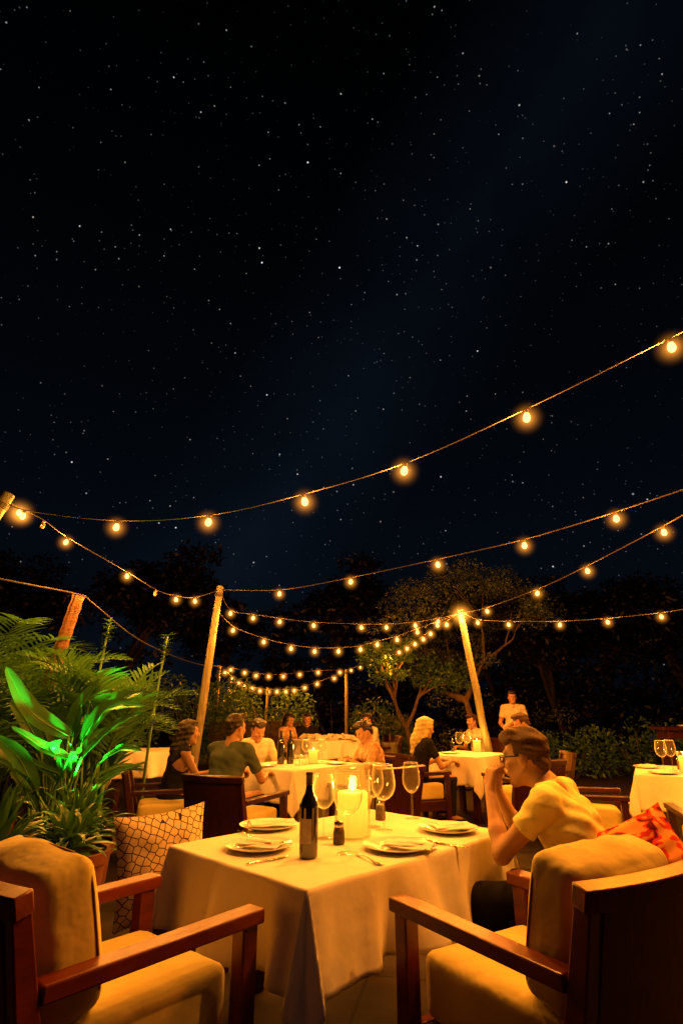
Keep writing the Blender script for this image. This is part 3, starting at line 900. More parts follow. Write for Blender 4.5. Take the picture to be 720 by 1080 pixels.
string_lights('lower sagging string between the left and right leaning poles', (-1.74, 7.935, 2.62), B,
              [(-1.483, 7.963, 2.392), (-1.079, 8.034, 2.246), (-0.7, 8.101, 2.162), (-0.372, 8.158, 2.129), (-0.04, 8.216, 2.135), (0.27, 8.271, 2.166), (0.516, 8.314, 2.237), (0.795, 8.363, 2.309), (1.108, 8.418, 2.425), (1.399, 8.469, 2.528)], K1 * .7, tone=CREAM)
string_lights('string from the left pole rising across the middle to the right edge', A, (3.1, 3.02, 2.98),
              [(-0.761, 6.96, 2.713), (0.103, 6.078, 2.675), (0.901, 5.264, 2.672), (1.536, 4.617, 2.682), (2.067, 4.075, 2.742), (2.722, 3.408, 2.854)], K1, powers=(.8, .8, .8, 1.2, 2.4, 2.8))
string_lights('string climbing steeply from the right pole top to the right edge', B, (3.02, 2.95, 2.98),
              [(1.951, 7.706, 2.613), (2.233, 6.407, 2.615), (2.427, 5.515, 2.667), (2.65, 4.489, 2.759), (2.85, 3.65, 2.875)], K1, powers=(.8, .8, 1, 2.2, 2.8))
string_lights('nearly level string from the right pole to the right edge over the dark', B, (5.3, 6.35, 2.63),
              [(1.765, 8.44, 2.68), (1.987, 8.399, 2.559), (2.362, 8.164, 2.499), (2.961, 7.789, 2.446), (3.455, 7.48, 2.439), (3.988, 7.146, 2.461), (4.542, 6.799, 2.521)], K1 * 2.0, big=2.2, tone=CREAM)
string_lights('upper of the two small far strings ending at the centre pole', E, C,
              [(-3.15, 16.716, 2.394), (-2.778, 16.934, 2.328), (-2.473, 17.113, 2.259), (-2.139, 17.309, 2.243), (-1.719, 17.556, 2.255), (-1.26, 17.825, 2.325), (-0.73, 18.137, 2.400), (-0.06, 18.53, 2.43)], K1 * .9, scale=1.3, halo=1.2, every=2, r=0.007)
string_lights('lowest far string sagging from the far left pole to the centre pole', E, C,
              [(-3.267, 16.648, 2.312), (-3.087, 16.753, 2.136), (-2.911, 16.856, 2.038), (-2.76, 16.945, 1.963), (-2.557, 17.064, 1.89), (-2.354, 17.184, 1.841), (-2.123, 17.319, 1.818), (-1.889, 17.456, 1.822), (-1.652, 17.595, 1.826), (-1.385, 17.752, 1.857), (-1.087, 17.927, 1.944), (-0.725, 18.14, 2.062), (-0.236, 18.426, 2.243)], K1 * .9, scale=1.3, halo=1.2, every=2, r=0.007)
string_lights('string running from the far centre pole forward to the right leaning pole', C, B,
              [(0.30, 17.7, 2.43), (0.526, 16.305, 2.434), (0.74, 15.0, 2.425), (0.935, 13.751, 2.424), (1.07, 12.9, 2.445), (1.188, 12.172, 2.474), (1.30, 11.5, 2.49), (1.391, 10.908, 2.514), (1.47, 10.4, 2.55), (1.541, 9.97, 2.59), (1.668, 9.175, 2.641)], K1 * .9, scale=1.15, halo=1.05, every=2)
pth = smooth_path([(-3.7, 4.0, 2.47), (-3.0, 4.92, 2.41), (-2.78, 5.97, 2.47), (-2.75, 6.3, 2.43), (-2.84, 8.0, 2.25), (-3.0, 10.5, 2.2), (-3.2, 13.4, 2.25), (-3.44, 16.5, 2.42)], 6)
o = MB().tube(pth, 0.008, 6).build('cable', M['cable'])
tag(o, 'plain cable without bulbs running over the palm trunk at the left', 'cable')

# ------------------------------------------------------------------ plants
def leaf_blade(mb, base, direction, up, length, width, droop=0.3, seg=6, fold=0.25, wav=0.0, seed=0.0):
    d = Vector(direction).normalized(); u = Vector(up)
    s = d.cross(u); s = s.normalized() if s.length > 1e-6 else d.orthogonal().normalized()
    n = s.cross(d)
    vs = []; fs = []
    p = Vector(base)
    for k in range(seg + 1):
        q = k / seg
        w = width * (math.sin(PI * min(1, q * 0.94 + 0.06)) ** 0.8) * (1 - 0.35 * q) if k < seg else 0.0005
        dd = (d - Vector((0, 0, 1)) * droop * q * 1.6).normalized()
        nn = (n - dd * n.dot(dd)).normalized()
        wv = wav * noise.noise(Vector((q * 4, seed, 0)))
        wv2 = wav * noise.noise(Vector((q * 4, seed + 7, 0)))
        vs += [p - s * w / 2 + nn * (fold * w / 2 + wv), p.copy(), p + s * w / 2 + nn * (fold * w / 2 + wv2)]
        p = p + dd * length / seg
    for k in range(seg):
        a = k * 3
        fs += [(a, a + 1, a + 4, a + 3), (a + 1, a + 2, a + 5, a + 4)]
    mb.add(vs, fs)

def frond(mb, stem, base, az, elev, length, droop, leaf=0.30, pairs=24, w=0.022):
    p = Vector(base); el = elev; pts = [p.copy()]
    n = pairs
    step = length / n
    for k in range(n):
        el -= droop / n * (0.5 + 1.2 * k / n)
        d = Vector((math.cos(az) * math.cos(el), math.sin(az) * math.cos(el), math.sin(el)))
        p = p + d * step
        pts.append(p.copy())
        q = (k + 1) / n
        if q < 0.18: continue
        L = leaf * (math.sin(PI * (q * 0.86 + 0.08)) ** 0.6)
        side = d.cross(Vector((0, 0, 1))).normalized()
        upn = side.cross(d)
        for s in (-1, 1):
            ld = (side * s * 0.78 + d * 0.55 + upn * 0.28 + Vector((random.uniform(-.1, .1), random.uniform(-.1, .1), random.uniform(-.12, .05))))
            leaf_blade(mb, p, ld, upn, L * random.uniform(.9, 1.1), w, 0.28, 3, 0.3)
    stem.tube(pts, [0.010 * (1 - 0.75 * i / n) + 0.001 for i in range(n + 1)], 5)

def make_palm(seed, n=13, size=1.0, el0=48, el1=84, fl=1.0, dr=1.0):
    random.seed(seed)
    t = thing('palm', 'feathery palm', 'palm')
    lf, st = MB(), MB()
    for k in range(n):
        az = 2 * PI * k / n * 1.9 + random.uniform(-.3, .3)
        el = R(random.uniform(el0, el1))
        h = random.uniform(0.5, 1.15) * size
        frond(lf, st, (0.06 * math.cos(az), 0.06 * math.sin(az), h), az, el, random.uniform(1.15, 1.65) * size * fl, random.uniform(0.9, 1.7) * dr, 0.36 * size, 26, 0.034 * size)
    for k in range(5):
        a = k * 1.3
        st.tube([(0.05 * math.cos(a), 0.05 * math.sin(a), 0), (0.08 * math.cos(a), 0.08 * math.sin(a), 1.0 * size)], [0.024, 0.014], 6)
    st.build('stem', M['stem'], t)
    lf.build('crown', M['palm'], t)
    return t
palm_a = make_palm(11, 24); palm_b = make_palm(23, 21, 1.0)
palm_a.location = (-2.62, 5.65, 0); palm_a.scale = (.80,) * 3
palm_a['label'] = 'broad feathery palm in the middle of the left planting'
palm_b.location = (-3.15, 5.75, 0); palm_b.scale = (.95,) * 3
palm_b['label'] = 'tall feathery palm just below the cut trunk'
palm_a['group'] = palm_b['group'] = 'palms at the left'
copy_tree(palm_b, (-2.95, 6.7, 0), 2.0, 'palm spreading toward the woman with long dark hair', 'palms at the left', scale=0.86)
copy_tree(palm_a, (-3.75, 6.2, 0), 1.1, 'palm at the far left edge behind the broad leaves', 'palms at the left', scale=1.1)
copy_tree(palm_a, (-3.55, 7.8, 0), 4.0, 'palm behind the others nearest the far left table', 'palms at the left', scale=0.95)
copy_tree(palm_b, (-3.05, 5.05, 0), 3.1, 'dark low palm just behind the green lit leaves', 'palms at the left', scale=0.68)

palm_c = make_palm(37, 17, 1.0, 66, 88, 0.62, 0.75)
palm_c.location = (-2.18, 5.55, 0); palm_c['label'] = 'upright palm with short yellowish fronds right of the cut trunk'; palm_c['group'] = 'palms at the left'
copy_tree(palm_c, (-2.55, 6.30, 0), 2.2, 'small upright palm just behind the one with short yellowish fronds', 'palms at the left', scale=0.86)
copy_tree(palm_c, (-3.3, 5.0, 0), 4.0, 'upright palm at the left edge of the photo', 'palms at the left', scale=0.95)
# tall stalk plants (two tufts above the palms)
def stalk(x, y, h, lean, label):
    t = thing('stalk_plant', label, 'plant', (x, y, 0), 0, 'tall tufted stalks')
    pts = [(lean * (k / 10) ** 2, 0, h * k / 10) for k in range(11)]
    MB().tube(pts, [0.022 - 0.012 * k / 10 for k in range(11)], 7).build('stalk', M['stem'], t)
    mb = MB(); random.seed(int(abs(x) * 100))
    for k in range(70):
        q = random.random(); z = h - 0.30 + 0.34 * q
        a = random.uniform(0, 2 * PI)
        leaf_blade(mb, (lean * (min(z, h) / h) ** 2, 0, z), (math.cos(a), math.sin(a), random.uniform(0.0, 0.9)), (0, 0, 1), 0.05 + 0.07 * q, 0.022, 0.3, 3)
    mb.build('tuft', M['bush'], t)
stalk(-2.72, 6.5, 2.22, 0.10, 'tall thin stalk with a leafy tuft right beside the cut palm trunk')
stalk(-2.28, 7.2, 2.16, 0.12, 'tall thin stalk with a leafy tuft above the palm fronds')

# broad leaf plant
def broad_plant(x, y, rz, seed, label, leaves):
    random.seed(seed)
    t = thing('broadleaf_plant', label, 'plant', (x, y, 0), rz)
    lf, st = MB(), MB()
    for az, el, pl, bl, bw, dr in leaves:
        az, el = R(az), R(el)
        base = Vector((0.10 * math.cos(az) + random.uniform(-.03, .03), 0.10 * math.sin(az), 0.0))
        p = base.copy(); pts = [p.copy()]; e = min(R(84), el + R(16))
        for k in range(8):
            e -= R(16) / 8
            d = Vector((math.cos(az) * math.cos(e), math.sin(az) * math.cos(e), math.sin(e)))
            p = p + d * pl / 8; pts.append(p.copy())
        st.tube(pts, [0.017 - 0.008 * k / 8 for k in range(9)], 6)
        # blade
        side = d.cross(Vector((0, 0, 1))).normalized(); n = side.cross(d)
        seg = 14; cr = 6; vs = []; fs = []
        tw = random.uniform(-0.35, 0.35)
        for k in range(seg + 1):
            q = k / seg
            w = bw * (math.sin(PI * min(1.0, 0.05 + 0.95 * q)) ** 0.65) * (1.15 - 0.5 * q)
            e -= R(dr) / seg * (0.3 + 1.4 * q)
            d = Vector((math.cos(az) * math.cos(e), math.sin(az) * math.cos(e), math.sin(e)))
            nn = side.cross(d)
            ss = side * math.cos(tw * q) + nn * math.sin(tw * q); n2 = ss.cross(d)
            for j in range(cr + 1):
                c = -1 + 2 * j / cr
                vs.append(p + ss * c * w / 2 + n2 * (abs(c) * w * 0.20 + 0.012 * noise.noise(Vector((q * 7, c * 2, az * 3)))))
            p = p + d * bl / seg
        for k in range(seg):
            for j in range(cr):
                a = k * (cr + 1) + j
                fs.append((a, a + 1, a + cr + 2, a + cr + 1))
        lf.add(vs, fs)
        st.tube([Vector(vs[k * (cr + 1) + cr // 2]) + n * 0.002 for k in range(seg + 1)], [0.007 - 0.0055 * k / seg for k in range(seg + 1)], 5)
    st.build('stem', M['stem'], t)
    lf.build('leaf_blades', M['broad'], t)
    return t
def bent_leaf(lf, st, p0, p1, p2, p3, w, seed):
    p0, p1, p2, p3 = (Vector(p) for p in (p0, p1, p2, p3))
    g0 = Vector((-2.02 + 0.05 * math.sin(seed * 2.1), 4.42 + 0.06 * math.cos(seed * 3.3), 0.0))
    st.tube([g0, g0.lerp(p0, .55) + Vector((0, 0, .05)), p0, p0.lerp(p1, .5), p1], [0.016, 0.014, 0.012, 0.010, 0.008], 6)
    ctr = smooth_path([tuple(p1), tuple(p2), tuple(p3)], 9); n = len(ctr) - 1; cr = 6; vs = []; fs = []
    for k, p in enumerate(ctr):
        q = k / n
        d = (ctr[min(k + 1, n)] - ctr[max(k - 1, 0)]).normalized()
        nv = Vector((0.15 * math.sin(seed), -0.75, 0.65))
        sd = d.cross(nv).normalized(); n2 = sd.cross(d)
        ww = w * (math.sin(PI * min(1.0, 0.04 + 0.96 * q)) ** 0.6) * (1.12 - 0.4 * q) + 0.001
        for j in range(cr + 1):
            c = -1 + 2 * j / cr
            vs.append(p + sd * c * ww / 2 + n2 * (abs(c) * ww * 0.18 + 0.010 * noise.noise(Vector((q * 8, c * 2, seed)))))
    for k in range(n):
        for j in range(cr):
            a = k * (cr + 1) + j
            fs.append((a, a + 1, a + cr + 2, a + cr + 1))
    lf.add(vs, fs)
    st.tube([p + Vector((0, -.004, .002)) for p in ctr], [0.0065 - 0.005 * k / n for k in range(n + 1)], 5)
t = thing('broadleaf_plant', 'broad leaved plant glowing green above the spotlight', 'plant', (0, 0, 0))
lf, st = MB(), MB()
for q, lv in enumerate([
    ((-1.998, 4.47, 0.794), (-1.961, 4.403, 1.143), (-2.2, 4.295, 1.305), (-2.33, 4.085, 1.611), 0.19),
    ((-2.013, 4.415, 0.801), (-1.913, 4.343, 1.009), (-2.028, 4.216, 1.073), (-2.204, 4.059, 1.224), 0.11),
    ((-1.982, 4.525, 0.787), (-1.865, 4.414, 1.11), (-1.695, 4.339, 1.33), (-1.387, 4.225, 1.356), 0.17),
    ((-1.92, 4.419, 0.788), (-1.804, 4.291, 1.007), (-1.573, 4.17, 1.208), (-1.317, 4.026, 1.32), 0.11),
    ((-2.058, 4.635, 0.773), (-2.005, 4.564, 1.135), (-1.964, 4.544, 1.35), (-1.82, 4.477, 1.546), 0.19),
    ((-2.021, 4.746, 0.76), (-1.913, 4.611, 1.153), (-1.74, 4.59, 1.37), (-1.505, 4.509, 1.451), 0.16),
    ((-2.054, 4.342, 0.704), (-2.093, 4.313, 0.79), (-2.182, 4.183, 1.016), (-2.318, 4.079, 1.164), 0.16),
    ((-2.2, 4.443, 0.719), (-2.24, 4.371, 0.927), (-2.327, 4.237, 1.011), (-2.438, 4.124, 1.032), 0.15),
    ((-2.172, 4.598, 0.728), (-2.212, 4.54, 1.052), (-2.379, 4.579, 1.248), (-2.552, 4.633, 1.398), 0.15),
    ((-1.845, 4.538, 0.748), (-1.749, 4.467, 0.955), (-1.547, 4.324, 1.066), (-1.365, 4.22, 1.061), 0.09),]):
    bent_leaf(lf, st, *lv[:4], lv[4] * .80, q + 1)
    for e_ in range(2):      # younger leaves of the same clump, turned and shorter
        c0 = Vector((-2.02, 4.42, 0)); an = random.uniform(.5, 1.3) * random.choice((-1, 1)); k_ = random.uniform(.70, .92)
        rot = Matrix.Rotation(an, 3, 'Z')
        bent_leaf(lf, st, *[tuple(c0 + Vector((0, .08, 0)) + Vector((*((rot @ (Vector(p) - c0)).xy * k_), p[2] * k_))) for p in lv[:4]], lv[4] * .5, q + 20 + e_)
O = Vector((-2.02, 4.42, 0)); t.location = O
lf.v = [tuple(Vector(p) - O) for p in lf.v]; st.v = [tuple(Vector(p) - O) for p in st.v]
st.build('stem', M['stem'], t); lf.build('leaf_blades', M['broad'], t)
broad_plant(-3.1, 4.75, 0.4, 8, 'broad leaved plant at the left edge beside the green spotlight', [
    (150, 70, 0.7, 0.7, 0.18, 60), (30, 70, 0.9, 0.75, 0.18, 45), (80, 80, 1.05, 0.75, 0.19, 25), (200, 60, 0.7, 0.6, 0.16, 60),
    (330, 64, 0.72, 0.66, 0.16, 50), (280, 72, 0.7, 0.6, 0.14, 60), (120, 76, 1.0, 0.7, 0.17, 40)])

# low potted plants
def rosette(seed, n=46, L=(0.28, 0.56), w=0.080):
    random.seed(seed)
    mb = MB()
    for k in range(n):
        a = random.uniform(0, 2 * PI); el = R(random.choice((25, 40, 55, 70, 80)) + random.uniform(-8, 8))
        d = (math.cos(a) * math.cos(el), math.sin(a) * math.cos(el), math.sin(el))
        leaf_blade(mb, (0.05 * math.cos(a), 0.05 * math.sin(a), random.uniform(0, .1)), d, (0, 0, 1), random.uniform(*L), w * random.uniform(.7, 1.2), random.uniform(0.5, 0.95), 7, 0.3, 0.01, k)
    return mb
def potted(x, y, seed, label, s=1.0, ph=0.62, pr=0.21):
    t = thing('potted_plant', label, 'potted plant', (x, y, 0), seed * 1.0, 'potted leafy plants at the left')
    MB().lathe([(0, 0), (pr * .74, 0), (pr * .78, 0.02), (pr * .97, ph - 0.06), (pr * 1.06, ph - 0.055), (pr * 1.08, ph), (pr * .98, ph), (pr * .95, ph - 0.04), (0, ph - 0.04)], 32).build('pot', M['terracotta'], t, True, 0, False, R(40))
    MB().lathe([(pr * .95, ph - .035), (0, ph - 0.028)], 20).build('soil', M['soil'], t)
    f = rosette(seed, 84).build('foliage', M['low'], t)
    f.location = (0, 0, ph - 0.04); f.scale = (s * .82,) * 3
    return t
potted(-1.47, 3.46, 31, 'leafy plant in a reddish pot nearest the lattice pillow', 0.74)
potted(-1.78, 3.30, 32, 'leafy plant in a pot above the cushion of the near left armchair', 0.95)
potted(-2.28, 3.45, 33, 'leafy potted plant at the left edge', 1.0)
potted(-1.62, 3.95, 34, 'leafy potted plant behind the others, under the green spotlight', 0.95, 0.56)

# green spotlight
SP = (-1.74, 4.14, 0.0)
t = thing('garden_spotlight', 'small black garden spotlight throwing green light into the leaves', 'spotlight', SP)
MB().tube([(0, 0, 0), (0, 0, 0.62)], 0.012, 8).build('stake', M['black_metal'], t)
h = MB().lathe([(0, -0.06), (0.032, -0.06), (0.045, 0.0), (0.048, 0.06), (0.044, 0.06), (0.040, 0.03)], 20).build('housing', M['black_metal'], t)
h.location = (0, 0.0, 0.66); h.rotation_euler = (R(-18), R(4), 0)
M['green_lens'] = emission('green lens', (0.05, 1.0, 0.16), 6.0)
le = MB().lathe([(0.0401, 0.031), (0, 0.034)], 20).build('lens', M['green_lens'], h)
sl = bpy.data.lights.new('green_spot', 'SPOT'); sl.energy = 330; sl.color = (0.03, 1.0, 0.10); sl.spot_size = R(118); sl.spot_blend = 0.6; sl.shadow_soft_size = 0.03
so = bpy.data.objects.new('green_spot', sl); col.objects.link(so); so.parent = t
so.location = (0.0, 0.02, 0.76)
so.rotation_euler = Vector((-0.02, -0.02, -1.0)).to_track_quat('Z', 'Y').to_euler()

# bushes and hedge
def leaf_cloud(n, f, size, seed, flat=0.0):
    random.seed(seed)
    mb = MB(); vs = []; fs = []
    for k in range(n):
        p = Vector(f())
        d = Vector((random.gauss(0, 1), random.gauss(0, 1), random.gauss(0, .7))).normalized()
        s = d.orthogonal().normalized(); s = (Matrix.Rotation(random.uniform(0, 2 * PI), 3, d) @ s)
        L = size * random.uniform(.6, 1.35); w = L * 0.42
        o = len(vs)
        vs += [p, p + d * L * .45 + s * w * .5, p + d * L, p + d * L * .45 - s * w * .5]
        fs.append((o, o + 1, o + 2, o + 3))
    return mb.add(vs, fs)
def blob_points(blobs):
    def f():
        c, r = random.choice(blobs)
        while True:
            v = Vector((random.uniform(-1, 1), random.uniform(-1, 1), random.uniform(-1, 1)))
            if 0.05 < v.length < 1: break
        v = v.normalized() * (v.length ** 0.45)
        return (c[0] + v.x * r[0], c[1] + v.y * r[1], max(0.02, c[2] + v.z * r[2]))
    return f
def bush(x, y, w, d, h, seed, label, n=1500, leaf=0.09, mat='bush', group='bushes round the terrace'):
    random.seed(seed)
    bl = []
    for k in range(14):
        q = random.random()
        bl.append(((random.uniform(-.5, .5) * w, random.uniform(-.5, .5) * d, h * random.uniform(.2, .78)), (w * .2, d * .25, h * random.uniform(.16, .3))))
    t = thing('bush', label, 'bush', (x, y, 0), 0, group)
    leaf_cloud(n, blob_points(bl), leaf, seed).build('foliage', M[mat], t)
    st = MB()
    for k in range(6):
        a = random.uniform(0, 2 * PI)
        st.tube([(0.08 * math.cos(a), 0.05 * math.sin(a), 0), (w * .28 * math.cos(a), d * .28 * math.sin(a), h * .7)], [0.02, 0.006], 5)
    st.build('stem', M['bark'], t)
    return t
bush(-3.7, 15.6, 2.3, 1.4, 2.25, 41, 'lit leafy bush round the far left pole', 3200, 0.11)
bush(-2.2, 18.5, 2.6, 1.2, 2.0, 42, 'dark green bush behind the lowest far bulbs', 2600, 0.11)
bush(-5.2, 12.8, 2.4, 1.6, 2.1, 43, 'bush behind the palms at the left', 2600, 0.11)
bush(1.25, 15.0, 1.6, 1.2, 1.7, 44, 'bush below the far string right of the centre pole', 2200, 0.10)
bush(3.6, 12.6, 1.8, 1.0, 0.78, 45, 'low shrub left of the clump at the right behind the terrace', 1900, 0.09)
bush(4.6, 12.4, 2.2, 1.0, 1.0, 46, 'low shrub behind the empty armchair at the right', 2200, 0.09)
bush(5.9, 12.2, 2.0, 1.0, 1.15, 47, 'taller dark shrub at the right edge behind the terrace', 2000, 0.09)
bush(-0.3, 22.0, 3.6, 1.4, 2.2, 48, 'dark bush far behind the centre pole', 2600, 0.13, 'tree_shaded')
random.seed(50)
def hedge_pt():
    while True:
        v = (random.uniform(-1.3, 1.3), random.uniform(-.32, .32), random.uniform(0.03, 1.28))
        if abs(v[0]) > 1.22 or abs(v[1]) > .26 or v[2] > 1.18 or random.random() < .12: return v
t = thing('hedge', 'clipped box hedge behind the man in the cream shirt', 'hedge', (-2.15, 15.2, 0))
leaf_cloud(3600, hedge_pt, 0.075, 50).build('foliage', M['bush'], t)
MB().box((0, 0, 0.5), (2.2, 0.4, 1.0)).build('inner_branches', M['bark'], t)

# planter with round topiary behind the blonde woman
def planter(x, y, label, pr, ph, br, seed):
    t = thing('planter', label, 'planter', (x, y, 0))
    MB().lathe([(0, 0), (pr * .72, 0), (pr, ph - .04), (pr * 1.06, ph - .03), (pr * 1.06, ph), (pr * .9, ph), (pr * .9, ph - .05), (0, ph - .05)], 24).build('pot', M['bamboo'], t, True, 0, False, R(40))
    MB().tube([(0, 0, ph - .05), (0, 0, ph + br)], 0.02, 6).build('stem', M['bark'], t)
    f = leaf_cloud(900, blob_points([((0, 0, 0), (br, br, br))]), 0.07, seed).build('foliage', M['tree'], t)
    f.location = (0, 0, ph + br * .9)
planter(0.95, 12.0, 'pale pot with a round bushy plant behind the blonde woman', 0.16, 0.68, 0.27, 60)

# ------------------------------------------------------------------ trees
def make_tree(label, loc, h, spread, seed, n_leaf, leaf, mat, group, trunk_r=0.16, umbrella=False, bare=0.0, rz=0.0, low=0, bark='bark', cs=1.0):
    random.seed(seed)
    t = thing('tree', label, 'tree', loc, rz, group)
    wood = MB(); tips = []
    def grow(p, d, L, r, depth):
        pts = [p.copy()]; rad = [r]
        for k in range(5):
            d = (d + Vector((random.gauss(0, .13), random.gauss(0, .13), random.gauss(0.05, .10)))).normalized()
            p = p + d * L / 5
            pts.append(p.copy()); rad.append(r * (1 - 0.40 * (k + 1) / 5))
        wood.tube(pts, rad, 7 if depth < 2 else 5, False)
        if depth >= 4:
            tips.append(p.copy()); return
        nb = 3 if depth < 2 else 2
        for k in range(nb):
            a = random.uniform(0, 2 * PI) + k * 2.1
            o = d.orthogonal().normalized(); o = Matrix.Rotation(a, 3, d) @ o
            sp = random.uniform(.45, .85) if not umbrella else random.uniform(.6, 1.0)
            nd = (d + o * sp).normalized()
            if umbrella:
                nd = Vector((nd.x * 1.15, nd.y * 1.15, max(0.22, nd.z * .9))).normalized()
            grow(p, nd, L * random.uniform(.66, .85), r * 0.60, depth + 1)
            if depth >= 2: tips.append(p.copy())
    grow(Vector((0, 0, 0)), Vector((0.05, 0, 1)), h * 0.27, trunk_r, 0)
    ext = max(max(abs(p.x), abs(p.y)) for p in tips); top = max(p.z for p in tips)
    kx, kz = spread / ext, h / top
    wood.v = [(x * kx, y * kx, z * kz) for x, y, z in wood.v]
    tips = [Vector((p.x * kx, p.y * kx, p.z * kz)) for p in tips]
    wood.build('trunk', M[bark], t)
    if bare > 0:
        tips = [p for p in tips if not (p.x > spread * (1 - bare) * .55 and p.z < h * .80)]
    if umbrella:
        tips += [Vector((spread * .95 * math.sqrt(q) * math.cos(a), spread * .95 * math.sqrt(q) * math.sin(a), h * (1.02 - 0.30 * q) - random.uniform(0, .25)))
                 for q, a in ((random.random(), random.uniform(0, 2 * PI)) for _ in range(90)) if math.cos(a) * q < .45 or random.random() < .35]
    for _ in range(low):
        a = random.uniform(0, 2 * PI); q = math.sqrt(random.random())
        tips.append(Vector((spread * .9 * q * math.cos(a), spread * .9 * q * math.sin(a), h * random.uniform(.04, .75))))
    cl = 0.17 * h * .5 * cs
    bl = [((p.x, p.y, p.z), (cl * random.uniform(.7, 1.5), cl * random.uniform(.7, 1.5), cl * random.uniform(.4, .8))) for p in tips]
    leaf_cloud(n_leaf, blob_points(bl), leaf, seed).build('crown', M[mat], t)
    return t
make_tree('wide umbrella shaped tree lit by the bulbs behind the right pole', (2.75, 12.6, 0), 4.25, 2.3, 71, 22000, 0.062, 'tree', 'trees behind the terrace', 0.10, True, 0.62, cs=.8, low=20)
tr = make_tree('dark tree rising above the centre of the far tree line', (-0.9, 26, 0), 7.2, 3.3, 72, 15000, 0.26, 'tree_shaded', 'dark trees in the background', 0.2, low=60, bark='bark_shaded')
make_tree('yellow green leafy tree left of the umbrella tree', (1.55, 13.4, 0), 2.75, 1.15, 75, 6500, 0.09, 'bush', 'trees behind the terrace', 0.08)
for x, y, s, rz, lab in [(-8.5, 22, 1.0, 1.0, 'dark tree behind the palms at the left'), (-12.5, 20, 0.95, 2.4, 'dark tree at the left edge of the far tree line'),
                         (-4.6, 27, 0.86, 3.9, 'dark tree left of the tallest dark tree'), (4.2, 25, 0.85, 0.4, 'dark tree behind the umbrella tree'),
                         (8.3, 24, 0.82, 5.1, 'dark tree right of the umbrella tree'), (12.5, 22, 0.86, 2.0, 'dark tree at the right edge of the far tree line'),
                         (2.2, 30, 0.85, 1.2, 'dark tree behind the far strings'), (10.2, 17, 0.66, 3.0, 'nearer dark tree at the right behind the shrubs'),
                         (6.6, 18, 0.62, 4.4, 'dark tree above the low shrubs'), (9.0, 21, 0.80, 0.9, 'dark tree filling the gap right of the low shrubs'), (5.9, 23, 0.85, 2.7, 'dark tree right behind the umbrella tree')]:
    copy_tree(tr, (x, y, 0), rz, lab, scale=s)

# sideboard at the far right
t = thing('sideboard', 'reddish brown sideboard at the far right behind the right table', 'sideboard', (5.85, 9.6, 0), R(-6))
MB().box((0, 0, 1.02), (1.7, 0.55, 0.05)).build('top', M['wood_dark'], t, False, 0.006)
for sx in (-1, 1):
    MB().box((sx * 0.74, 0, 0.5), (0.06, 0.45, 0.99)).build('leg', M['wood_dark'], t, False, 0.005)
MB().box((0, -0.2, 0.93), (1.42, 0.03, 0.11)).build('apron', M['wood_dark'], t, False, 0.004)
o = MB().lathe(plate_profile(0.13), 24).build('serving_dish', M['china']); o.location = (5.45, 9.62, 1.047)
tag(o, 'white dish on the reddish sideboard', 'dish')

